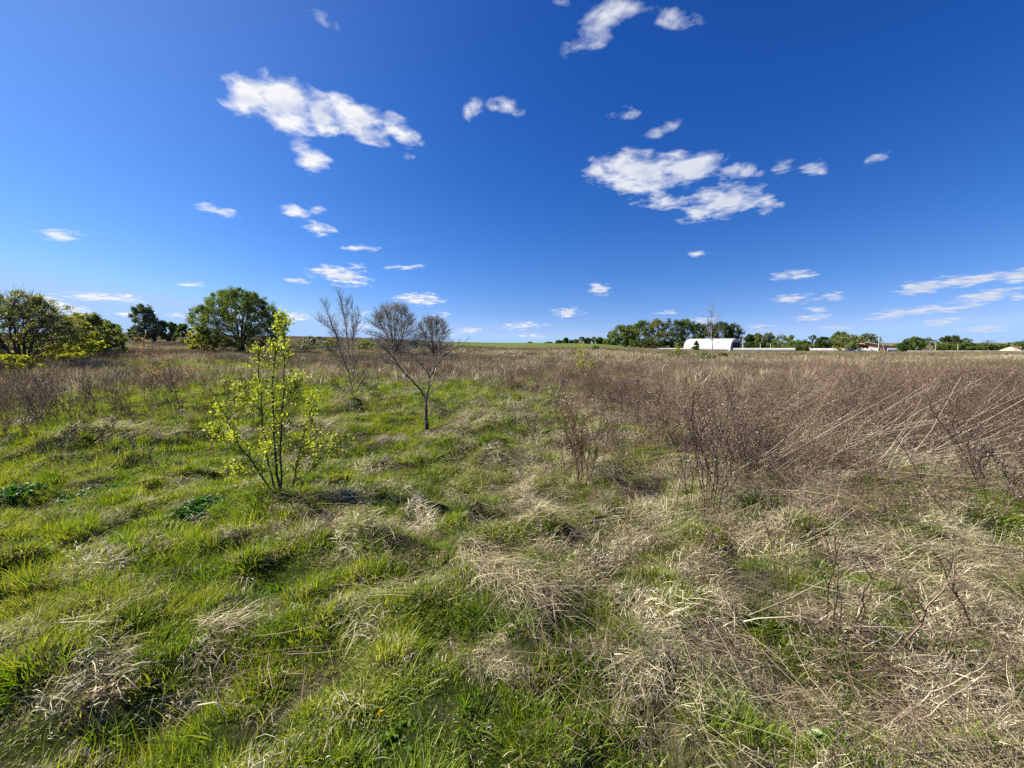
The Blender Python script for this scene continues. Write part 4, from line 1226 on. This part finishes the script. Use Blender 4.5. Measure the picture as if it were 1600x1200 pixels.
def wall(name, label, pxs, Y0, Y1, hpx_top, mat, thick=.18, panel=3.0, posts=True, cat='wall'):
    (xa, ya), (xb, yb) = at(pxs[0], Y0), at(pxs[1], Y1)
    za = float(H0(xa, ya))
    Lw = math.hypot(xb - xa, yb - ya); ang = math.atan2(yb - ya, xb - xa)
    n = max(1, int(Lw / panel))
    root = link(name, None, loc=(xa, ya, za), rot=(0, 0, ang), label=label, cat=cat)
    mb = MB()
    r = np.random.default_rng(int(pxs[0]))
    st, sb = [], []
    for k in range(n + 1):
        f = k / n
        gx, gy = xa + (xb - xa) * f, ya + (yb - ya) * f
        px = pxs[0] + (pxs[1] - pxs[0]) * f
        z = float(H0(gx, gy)) - za
        st.append(z + EYE + ray(px, hpx_top)[2] / ray(px, hpx_top)[1] * gy - float(H0(gx, gy))); sb.append(z - .6)
        if k < n: mb.box((f * Lw + .1, 0, (st[-1] + sb[-1]) / 2 - .06), (.12, thick + .02, st[-1] - sb[-1] - .1))
    for k in range(n):      # one panel after another, each top a little off the next
        x0_, x1_ = k / n * Lw, (k + 1) / n * Lw; d_ = r.normal(0, .015)
        P = [[xx, yy, zz] for zz in (0, 1) for yy in (-thick / 2, thick / 2) for xx in (x0_, x1_)]
        for q in P: q[2] = (st[k + (q[0] == x1_)] + d_) if q[2] else sb[k]
        mb.add(P, Q=[(0, 2, 3, 1), (4, 5, 7, 6), (0, 1, 5, 4), (2, 6, 7, 3)])
    link('wall_body', mb.mesh('panels', M[mat]), root)
    return root


wall('concrete_wall', 'long low white panel wall running in front of the hangar', (1029, 1243), 199, 184, 543.8, 'wall_white')
wall('concrete_wall', 'grey white concrete wall between the dark bush and the brick house', (1262, 1372), 199, 187, 544.2, 'wall_white')
wall('concrete_wall', 'short white wall section at the right end of the brick house', (1387, 1402), 194, 194, 544.0, 'wall_white', posts=False)
wall('panel_fence', 'long low grey panel fence right of the brick house', (1404, 1640), 192, 178, 547.8, 'grey_panel', .06, 2.5, cat='fence')

# brick house
x0, y0 = at(1350, 205); x1, y1 = at(1401, 199)
z0 = float(H0(x1, y1)) - .2
Lh = math.hypot(x1 - x0, y1 - y0)
root = link('brick_house', None, loc=(x0, y0, z0), rot=(0, 0, math.atan2(y1 - y0, x1 - x0)), label='low red brick building with a slanting grey roof beside the leaning pole', cat='building')
hl = top_h(1352, 535, 204) + .2; hr = top_h(1399, 543, 200) + .2
wb = MB()
wb.add([[0, 0, 0], [Lh, 0, 0], [Lh, 0, hr], [0, 0, hl], [0, 9, 0], [Lh, 9, 0], [Lh, 9, hr], [0, 9, hl]],
       Q=[(0, 1, 2, 3), (5, 4, 7, 6), (4, 0, 3, 7), (1, 5, 6, 2)])
link('wall', wb.mesh('wall', M['brick']), root)
rf = MB()
sl = (hr - hl) / Lh
A = [[-.5, -.7, hl - .5 * sl + .02], [Lh + .6, -.7, hr + .6 * sl + .02], [Lh + .6, 9.6, hr + .6 * sl + .02], [-.5, 9.6, hl - .5 * sl + .02]]
rf.add(A + [[p[0], p[1], p[2] + .28] for p in A], Q=[(0, 3, 2, 1), (4, 5, 6, 7), (0, 1, 5, 4), (1, 2, 6, 5), (2, 3, 7, 6), (3, 0, 4, 7)])
link('roof', rf.mesh('roof', M['roof']), root)
for q in range(3):
    wn = MB(); wn.box((5.5 + q * 3.4, -.03, hr * .55), (1.3, .12, 1.0)); link('window', wn.mesh('window', M['dark']), root)


def pole(name, label, pts, r, mat, cat='pole', extra=None):
    mb = MB(); P = []
    for (px, py, Y) in pts:
        d = ray(px, py); P.append([d[0] / d[1] * Y, Y, EYE + d[2] / d[1] * Y])
    P = np.array(P); o = P[0].copy(); P -= o
    o[2] = float(H0(o[0], o[1])); P[0, 2] = -.3
    mb.tube(P, [r, r * .7] if len(P) == 2 else [r] * len(P), 7)
    return link(name, mb.mesh(name, M[mat]), loc=o, label=label, cat=cat)


# concrete line pole with its slanting brace
root = link('utility_pole', None, loc=(*at(1373, 188), float(H0(*at(1373, 188)))), label='white concrete pole with a slanting brace in front of the brick house', cat='pole')
hp = top_h(1373, 525, 188)
m1 = MB(); m1.tube([[0, 0, -.3], [0, 0, hp]], [.22, .14], 6); link('post', m1.mesh('post', M['white']), root)
m2 = MB(); bx = 11 / F * 188; m2.tube([[bx, 0, -.3], [.5, 0, hp - .3]], [.2, .13], 6); link('brace', m2.mesh('brace', M['white']), root)
m3 = MB(); m3.box((0, 0, hp - .4), (1.4, .1, .12))
for q in (-.6, .6): m3.tube([[q, 0, hp - .35], [q, 0, hp + .05]], .05, 5)
link('crossarm', m3.mesh('crossarm', M['metal']), root)
pole('mast', 'thin dark antenna mast behind the brick house', [(1393, 548, 210), (1393, 517, 210)], .09, 'metal', 'mast')
for k, (px, top, Y, lab) in enumerate([
        (1161, 528, 192, 'tall white post right beside the hangar doorway'),
        (1188, 538, 200, 'short white post behind the wall, first right of the hangar'),
        (1204, 538, 200, 'short white post behind the wall, second right of the hangar'),
        (1233, 535, 198, 'white post rising over the wall before the dark bush'),
        (1271, 536, 200, 'thin white post above the wall right of the dark bush')]):
    pole('post', lab, [(px, 549, Y), (px, top, Y)], .22 if k == 0 else .16, 'concrete', 'post')
FP = [(1438, 545), (1456, 546), (1476, 545), (1495, 544), (1537, 543), (1560, 546), (1519, 546)]
NTH = ['leftmost', 'second', 'third', 'middle', 'third from the right', 'second from the right', 'rightmost']
for k, (px, top) in enumerate(FP):
    o = pole('fence_post', NTH[sorted(q[0] for q in FP).index(px)] + ' of the thin dark posts along the long grey fence', [(px, 552, 176), (px, top, 176)], .10, 'dark', 'post')
    o['group'] = 'dark posts along the grey fence'
# yellow gas pipe raised on legs
root = link('gas_pipe', None, loc=P3(1462, 205), label='raised yellowish pipe on a tall frame behind the grey fence', cat='pipe')
hz = top_h(1462, 535, 205); Lp = 36 / F * 205
mp_ = MB(); mp_.tube([[0, 0, hz], [Lp, 0, hz]], .13, 6); link('pipe', mp_.mesh('pipe', M['yellow']), root)
for q in (.1, Lp * .97):
    ml = MB(); ml.tube([[q, 0, -.3], [q, 0, hz + .1]], [.2, .18], 5); link('leg', ml.mesh('leg', M['yellow']), root)
# sand heap
sx, sy = at(1580, 186)
mb = MB(); na, nr = 28, 7
V = [[math.cos(a) * 4.6 * r / nr, math.sin(a) * 3 * r / nr, 1.7 * (1 - r / nr) ** 1.1 + .15 * math.sin(a * 5 + r)] for r in range(1, nr + 1) for a in np.linspace(0, 6.283, na, endpoint=False)]
V = np.array(V); V[-na:, 2] = -.3
i = np.arange(nr - 1)[:, None] * na; j = np.arange(na)[None]; k = (j + 1) % na
mb.add(np.vstack([V, [[0, 0, 1.7]]]), Q=np.stack([i + j, i + na + j, i + na + k, i + k], -1).reshape(-1, 4), T=[(nr * na, q, (q + 1) % na) for q in range(na)])
link('sand_heap', mb.mesh('sand_heap', M['sand'], True), loc=(sx, sy, float(H0(sx, sy)) + .6), label='tan heap of sand behind the grey fence near the right edge', cat='heap')

# ------------------------------------------------------------------ single plants that stand out near the camera
ORD = ['leftmost', 'second from the left', 'third from the left', 'fourth from the left', 'fifth from the left', 'sixth from the left', 'seventh from the left',
       'eighth from the left', 'ninth from the left', 'tenth from the left', 'eleventh from the left', 'twelfth from the left']


def place_word(px, all_px):
    k = sorted(all_px).index(px); n = len(all_px)
    if k < n - k: return ORD[k]
    return 'rightmost' if k == n - 1 else ORD[n - 1 - k].replace('left', 'right')


def weed_thing(label, px, py, top, n, mat='dark_stem', seed=0, lean=.08, dirn=None, r=.004, nb=10, spreadr=.12, name='dead_weed', heads=True, spread=.45, bend=.12, sub=True, group=None):
    rng = np.random.default_rng(500 + seed)
    x, y = gp(px, py)
    z = float(H(x, y))
    h = (EYE + ray(px, top)[2] / ray(px, top)[1] * y) - z
    root = link(name, None, loc=(x, y, z - .02), label=label, cat='weed', group=group)
    for q in range(n):
        mb = MB()
        hh = h * (1 if q == 0 else .5 + .5 * rng.random())
        weed(mb, rng, max(hh, .15), r, nb, lean=lean * (.4 + 1.2 * rng.random()), base=(rng.normal(0, spreadr), rng.normal(0, spreadr), 0), dirn=dirn, heads=heads, spread=spread, bend=bend, sub=sub)
        link('stem', mb.mesh('stem', M[mat]), root)
    return root


weed_thing('tall cluster of thin reddish dead stems in the centre of the green and straw grass', 905, 752, 605, 14, 'red_stem', 1, .14, nb=9, spreadr=.09, r=.0058)
weed_thing('dark clump of tall dead stems at the left corner of the brown thicket', 1098, 800, 605, 10, 'dark_stem', 2, .12, nb=12, r=.0056)
weed_thing('dark bushy dead stems just right of the thicket corner clump', 1160, 770, 635, 9, 'dark_stem', 3, .14, nb=14, r=.005)
weed_thing('small group of upright dark sticks in straw at the lower right', 1312, 1000, 830, 5, 'dark_stem', 4, .05, nb=3, spreadr=.05, r=.005, heads=False)
weed_thing('thin brown stalk leaning right beside the upright sticks', 1385, 1000, 860, 2, 'red_stem', 5, .25, dirn=.3, nb=4, heads=False)
weed_thing('thick brown broken stem slanting up right near the lower right corner', 1438, 1045, 895, 1, 'red_stem', 6, .55, dirn=.1, nb=3, r=.009, heads=False)
weed_thing('dark crooked stem crossing the thick broken stem at the lower right', 1522, 1010, 880, 1, 'dark_stem', 7, .4, dirn=2.9, nb=5, r=.006)
weed_thing('long dark bare stem leaning left over the brown thicket', 1580, 800, 600, 1, 'dark_stem', 8, .30, dirn=3.0, nb=9, r=.006)
weed_thing('long dark stem bowed left across the middle of the brown thicket', 1462, 830, 655, 1, 'dark_stem', 9, .55, dirn=3.0, nb=8, r=.005)
weed_thing('dark twiggy dead shrub at the right edge of the field', 1530, 790, 640, 5, 'dark_stem', 10, .2, nb=16, r=.0045, spreadr=.16)
weed_thing('low twiggy brown weed clump before the thicket on the right', 1440, 830, 730, 6, 'brown', 11, .25, nb=14, r=.0035, spreadr=.2)
weed_thing('withered dark flower stalks with brown heads right of the young tree', 560, 790, 715, 4, 'dark_stem', 12, .2, nb=3, r=.0022, sub=False, spreadr=.2)
weed_thing('pair of dark leaning stalks left of the forked sapling', 610, 735, 640, 3, 'dark_stem', 13, .45, dirn=2.6, nb=4, r=.003)
weed_thing('sparse dead stalks standing in grass at the centre of the photo', 808, 690, 612, 12, 'dark_stem', 14, .1, nb=7, r=.0042, spreadr=.25)
weed_thing('dark dead stems rising behind the left side of the young tree', 375, 640, 560, 10, 'dark_stem', 15, .12, nb=9, r=.0055, spreadr=.3)
weed_thing('dark tangled dead weeds by the straw bank on the left', 110, 660, 585, 16, 'dark_stem', 16, .15, nb=11, r=.0055, spreadr=.6)
weed_thing('second dark tangle of dead weeds, right of the one by the straw bank', 190, 640, 580, 14, 'dark_stem', 17, .15, nb=11, r=.0055, spreadr=.6)
weed_thing('grey dead weeds at the left edge behind the grass', 30, 665, 590, 14, 'brown', 18, .15, nb=11, r=.0055, spreadr=.6)
weed_thing('thin dead stalk with few twigs standing alone in straw below the reddish cluster', 740, 870, 800, 2, 'dark_stem', 19, .15, nb=4, r=.0025)
weed_thing('short dead stalk among straw at the lower centre right', 1130, 900, 815, 3, 'brown', 20, .12, nb=8, r=.003)
weed_thing('dead stalks right of the thicket corner reaching into the straw', 1225, 870, 760, 4, 'brown', 21, .15, nb=9, r=.0032)
weed_thing('tall thin dark stems rising above the thicket skyline near the centre right', 965, 690, 590, 10, 'dark_stem', 22, .08, nb=10, r=.0045, spreadr=.3)
WR = [(1040, 700, 598), (1240, 690, 588), (1300, 720, 592), (1370, 700, 590), (1490, 720, 598), (1560, 700, 585), (1190, 680, 590), (1110, 690, 585),
                                   (1420, 680, 580), (1340, 670, 585), (870, 650, 580), (1010, 660, 580)]
for k, (px, py, top) in enumerate(WR):
    weed_thing(place_word(px, [q[0] for q in WR]) + ' of the tall dark dead weeds rising over the thicket', px, py, top, 4, 'dark_stem', 30 + k, .12, nb=11, r=.0048, spreadr=.15, group='tall dead weeds over the thicket')
WL = [(60, 640, 590), (150, 700, 640), (215, 670, 620), (250, 720, 665), (20, 700, 640), (320, 660, 600), (100, 720, 670), (470, 650, 590), (340, 690, 640)]
for k, (px, py, top) in enumerate(WL):
    weed_thing(place_word(px, [q[0] for q in WL]) + ' of the thin dark dead weeds in the left grass', px, py, top, 7, 'dark_stem', 60 + k, .2, nb=9, r=.0042, spreadr=.25, group='thin dead weeds in the left grass')


def cane(label, pts, r=.005, mat='pale', lift=None, seed=0, group=None, cat='stem', z0=.10, z1=.15):
    """one long pale stem; photo points with heights above ground at both ends"""
    rng = np.random.default_rng(seed)
    (ax_, ay_), (bx_, by_) = pts
    xa, ya = gp(ax_, ay_)
    A = np.array([xa, ya, float(H(xa, ya)) + z0])
    # far end at about the same distance, through the photo point
    Yb = ya * (1.0 if lift is None else lift)
    d = ray(bx_, by_)
    B = np.array([d[0] / d[1] * Yb, Yb, EYE + d[2] / d[1] * Yb])
    g_ = float(H(B[0], B[1]))
    if B[2] < g_ + .05: B[2] = g_ + z1
    n = 7; t = np.linspace(0, 1, n)[:, None]
    P = A * (1 - t) + B * t; Lc = np.linalg.norm(B - A)
    P[1:-1] += rng.normal(0, .008 * Lc, (n - 2, 3)); P[:, 2] += (rng.normal(.0, .03) * Lc * np.sin(math.pi * t[:, 0])); P[2:-1] += rng.normal(0, .012 * Lc, (1, 3))
    o = P[0].copy(); P -= o
    mb = MB(); mb.tube(P, np.linspace(r, r * .45, n), 5, a=rng.random(n).repeat(5)[:n * 5])
    for q in range(3):
        f = 1 + int(rng.random() * (n - 2)); d2 = (P[-1] / Lc + rng.normal(0, .35, 3)); mb.tube([P[f], P[f] + d2 * .12 * Lc], [r * .5, r * .25], 3, a=rng.random())
    return link('dry_stem', mb.mesh('dry_stem', M[mat]), loc=o, label=label, cat=cat, group=group)


for k, (lab, pts, r, lf) in enumerate([
    ('straight pale dead stem slanting up right in the lower right straw', ((1168, 995), (1292, 905)), .0045, 1.1),
    ('pale stem slanting up to a dark twig, left of the thick broken stem', ((1345, 1040), (1455, 975)), .005, 1.1),
    ('longest pale stem near the lower right corner, slanting up right', ((1408, 1125), (1550, 1030)), .006, 1.15),
    ('second stem lying just under the longest pale one at the lower right corner', ((1425, 1140), (1540, 1050)), .005, 1.1),
    ('flat pale stem lying almost level in the lower right straw', ((1160, 1003), (1290, 1020)), .006, .97),
    ('short level pale stem resting on the thick broken stem', ((1455, 962), (1500, 962)), .004, 1.0),
    ('thin pale stem slanting right from the large straw swirl', ((850, 968), (958, 918)), .003, 1.1),
    ('pale curved stem at the lower edge of the large straw swirl', ((800, 985), (812, 1050)), .004, .95),
    ('long pale stem crossing the straw below the thicket corner', ((1180, 780), (1300, 790)), .004, 1.0),
    ('pale stem lying level across the front of the brown thicket', ((1400, 715), (1600, 700)), .005, 1.05),
    ('dark thin stem lying from the brown flower heads to the centre straw', ((540, 915), (625, 945)), .0025, .98),
    ('thin dark stem slanting in the straw left of the straight pale stem', ((1115, 965), (1180, 900)), .0035, 1.05)]):
    cane(lab, pts, r * .7, 'dark_stem' if 'dark thin' in lab or 'thin dark' in lab else 'cane', lf, seed=k)
GR = 'pale canes leaning right out of the brown thicket'
rc = np.random.default_rng(99)
CA = [((1290, 640), (1385, 588)), ((1180, 665), (1300, 598)), ((1215, 690), (1370, 600)), ((1310, 700), (1455, 610)), ((1330, 620), (1420, 582)), ((1150, 690), (1260, 600)),
      ((1240, 710), (1400, 640)), ((1350, 670), (1470, 595)), ((1400, 690), (1530, 600)), ((1440, 650), (1565, 570)), ((1170, 720), (1330, 660)), ((1300, 730), (1480, 650)),
      ((1450, 720), (1590, 640)), ((1260, 660), (1340, 590)), ((1130, 650), (1180, 575)), ((1155, 640), (1205, 578)), ((1370, 720), (1560, 660)), ((1200, 640), (1290, 590)),
      ((1480, 690), (1600, 610)), ((1150, 740), (1290, 690)), ((1330, 690), (1440, 640)), ((1390, 640), (1475, 590)), ((1240, 640), (1310, 600)), ((1420, 740), (1590, 700))]
for k, p in enumerate(CA):
    cane(place_word(p[1][0] * 1000 + p[1][1], [q[1][0] * 1000 + q[1][1] for q in CA]) + ' tip of the long pale canes leaning right from the thicket', p, .0048, 'cane', 1.0 + .1 * rc.random(), seed=100 + k, group=GR)
# many more of the same, too many to count, as one mass
mb = MB()
for k in range(260):
    px = 1120 + 520 * rc.random(); py = 610 + 150 * rc.random() ** .8
    x, y = gp(px, py); z = float(H(x, y)) + .1
    Lc = (.5 + 1.1 * rc.random()) ; a = rc.normal(.0, .35); e = np.clip(rc.normal(.38, .25), .0, 1.1)
    d = np.array([math.cos(a) * math.cos(e), math.sin(a) * math.cos(e), math.sin(e)])
    P = np.array([[x, y, z], [x, y, z] + d * Lc * .5 + rc.normal(0, .035, 3), [x, y, z] + d * Lc + rc.normal(0, .06, 3)])
    mb.tube(P, [.0032, .0026, .0015], 3, a=rc.random())
link('leaning_canes', mb.mesh('leaning_canes', M['cane']), label='countless thin pale canes tangled in the brown thicket', kind='stuff', cat='dead stems')


def tussock(label, px, py, w_px, n, seed, mat='pale', comb=None, L=(.18, .42), lean=.9, name='straw_tussock'):
    rng = np.random.default_rng(700 + seed)
    x, y = gp(px, py); w = w_px / F * y
    n = int(n * (.6 if y < 4 else 1.6))
    me = blade_mesh(name, n, w / 2, L[0], L[1], max(.0036, .0009 * y), lean, .9, M[mat], rng, combed=comb is not None, seg=5, spread=.45, zero=.08)
    co = np.empty(len(me.vertices) * 3, np.float32); me.vertices.foreach_get('co', co); co = co.reshape(-1, 3)
    nb = len(co) // n; root_ = co.reshape(n, nb, 3)[:, :1].copy()
    ca, sa = math.cos(comb or 0), math.sin(comb or 0)
    new = root_ * np.array([1.5, .7, 1]) if comb is not None else root_.copy()
    new[:, :, :2] += rng.normal(0, w * .10, (n, 1, 2))
    # follow the lie of the ground
    wx = x + new[:, 0, 0] * ca - new[:, 0, 1] * sa; wy = y + new[:, 0, 0] * sa + new[:, 0, 1] * ca
    new[:, 0, 2] += H(wx, wy) - float(H(x, y))
    co = (co.reshape(n, nb, 3) + new - root_).reshape(-1, 3)
    me.vertices.foreach_set('co', co.astype(np.float32).ravel()); me.update()
    link(name, me, loc=(x, y, float(H(x, y))), rot=(0, 0, comb or 0), label=label, cat='tussock')


tussock('large pale swirl of flattened straw falling down toward the viewer at the centre', 790, 925, 130, 900, 1, comb=-.95)
tussock('pale straw draped over the dark hollow above the large swirl', 735, 885, 60, 300, 2, comb=-1.0)
tussock('knot of pale straw on a mound right of the green tuft', 826, 828, 70, 380, 3, comb=-.3, L=(.15, .32))
tussock('shaggy dry grass skirt around the foot of the thin dark shrub', 549, 634, 36, 800, 4, 'pale', L=(.2, .42), lean=.35)
tussock('low grey pale straw tussock right of the young tree top', 487, 665, 80, 420, 5, comb=.4)
tussock('pale straw pile under the right side of the young tree', 600, 848, 70, 300, 6, comb=.8, L=(.15, .3))
tussock('pale straw tuft at the foot of the young tree', 440, 792, 80, 420, 7, 'straw', comb=-.6, L=(.15, .32))
tussock('grey straw hump left of the pale straw pile', 540, 828, 50, 240, 8, comb=-1.2, L=(.15, .3))
tussock('pale flattened straw beside the short shadowed hollow at the lower left centre', 350, 1000, 70, 260, 9, comb=.2, L=(.12, .28))
tussock('pale straw mat at the upper right of the straw area', 1380, 880, 150, 700, 11, comb=-.4, L=(.2, .45))
tussock('pale straw bank lying behind the grass at the left edge', 40, 610, 120, 900, 12, comb=0.1, L=(.3, .7))
tussock('greyish flattened straw on the grass left of the orange shrub', 190, 690, 90, 500, 13, 'straw', comb=0.2, L=(.2, .4))


def herb(label, px, py, w_px, n, seed, size=.035, h=.10, mat='herb'):
    rng = np.random.default_rng(800 + seed)
    x, y = gp(px, py); w = w_px / F * y
    root = link('leafy_herb', None, loc=(x, y, float(H(x, y))), label=label, cat='herb')
    st, lf = MB(), MB()
    for q in range(n):
        a = rng.random() * 6.28; r = w / 2 * math.sqrt(rng.random()); hh = h * (.6 + .7 * rng.random()) * (1.1 - .5 * r / (w / 2))
        b = np.array([r * math.cos(a), r * math.sin(a), -.01]); e = b + np.array([rng.normal(0, .03), rng.normal(0, .03), hh])
        st.tube([b, e], [.0018, .001], 3, a=rng.random())
        f = rng.random(9)[:, None] * .8 + .25
        leaves(lf, b * (1 - f) + e * f, size, rng, 'leaf', flat=.6)
    link('stems', st.mesh('stems', M['lush']), root); link('leaves', lf.mesh('leaves', M[mat]), root)


herb('dark green leafy herb patch in the grass left of the young tree', 316, 785, 66, 190, 1, h=.13)
herb('larger dark leafy herb patch further left in the grass', 150, 765, 90, 190, 2)
herb('leafy herb patch at the left edge in the bright grass', 25, 775, 60, 60, 3)
herb('small leafy herb at the bottom edge near the dandelion', 620, 1185, 36, 14, 4, .022, .035, 'lush')
herb('low leafy plant in the bottom right straw', 1290, 1190, 40, 22, 5, .035, .06, 'lush')


def curled(label, px, py, pts, w, mat='pale', name='dead_leaf'):
    """wide bleached leaf blade arching over the grass"""
    x, y = gp(px, py); z = float(H(x, y)) + .10
    P = np.array(pts, float); n = len(P)
    s = np.linspace(0, n - 1, n * 5 - 4)
    Q = np.stack([np.interp(s, np.arange(n), P[:, c]) for c in range(3)], 1)
    t = np.linspace(0, 1, len(Q)); ww = w * np.sin(math.pi * np.clip(t * .85 + .12, 0, 1)) ** .7 / 2
    T = np.gradient(Q, axis=0); T /= np.linalg.norm(T, axis=1)[:, None]
    S = np.cross(T, [0, .35, 1]); S /= np.linalg.norm(S, axis=1)[:, None]
    V = np.concatenate([Q - S * ww[:, None], Q - np.array([0, 0, .3]) * ww[:, None], Q + S * ww[:, None]])
    k = len(Q); i = np.arange(k - 1)[:, None]
    mb = MB(); mb.add(V, Q=np.concatenate([i + np.array([[0, k, k + 1, 1]]), i + np.array([[k, 2 * k, 2 * k + 1, k + 1]])]), a=.9)
    link(name, mb.mesh(name, M[mat], True), loc=(x, y, z), label=label, cat='leaf')


curled('white bleached grass leaf arching over the turf at the bottom left', 285, 1160, [(0, 0, 0), (.06, .02, .05), (.13, .03, .055), (.19, .01, .01)], .012)
curled('upper of two long white blades lying in the lower left grass', 40, 1080, [(0, 0, 0), (.14, .05, .06), (.28, .08, .07), (.40, .10, .10)], .010)
curled('lower of two long white blades lying in the lower left grass', 60, 1090, [(0, 0, 0), (.12, .02, .05), (.24, .03, .05), (.34, .05, .03)], .009)
curled('short bent white blade in the grass at the lower centre left', 372, 1080, [(0, 0, -.03), (.005, 0, .05), (.02, .0, .055), (.035, 0, .03)], .008)
for k, (px, py, lab) in enumerate([(160, 1130, 'crumpled tan dead fern frond lying in the bottom left grass'), (195, 1112, 'small tan dead fern tip beside the crumpled frond'),
                                   (690, 882, 'rusty withered seed head on the straw above the centre'), (736, 802, 'rusty brown withered flower on the mossy tuft'),
                                   (560, 770, 'tan withered seed heads right of the young tree foot'), (680, 690, 'rusty dead leaves at the foot of the forked sapling')]):
    rng = np.random.default_rng(900 + k); x, y = gp(px, py)
    mb = MB(); a = .9
    for q in range(9):
        c = np.array([math.cos(a), math.sin(a), .1]) * (q - 4) * .011
        leaves(mb, np.repeat(c[None], 6, 0) + rng.normal(0, .008, (6, 3)), .016, rng, 'leaf', np.repeat([[math.cos(a + .5), math.sin(a + .5), .3]], 6, 0))
    link('dead_frond' if k < 2 else 'seed_head', mb.mesh('frond', M['rust']), loc=(x, y, float(H(x, y)) + .05), label=lab, cat='dead frond' if k < 2 else 'seed head')
# dandelion
x, y = gp(595, 1172)
root = link('dandelion', None, loc=(x, y, float(H(x, y))), label='single small yellow dandelion in the grass at the bottom edge', cat='flower')
mb = MB(); mb.tube([[0, 0, 0], [.005, 0, .09]], .0018, 5); link('stem', mb.mesh('stem', M['lush']), root)
mb = MB(); rr = np.random.default_rng(5); n = 60; a = rr.random(n) * 6.28
leaves(mb, np.repeat([[.005, 0, .09]], n, 0), .010, rr, 'leaf', np.stack([np.cos(a), np.sin(a), rr.random(n) * .9], 1))
link('bloom', mb.mesh('bloom', M['petal']), root)
print('scene done')
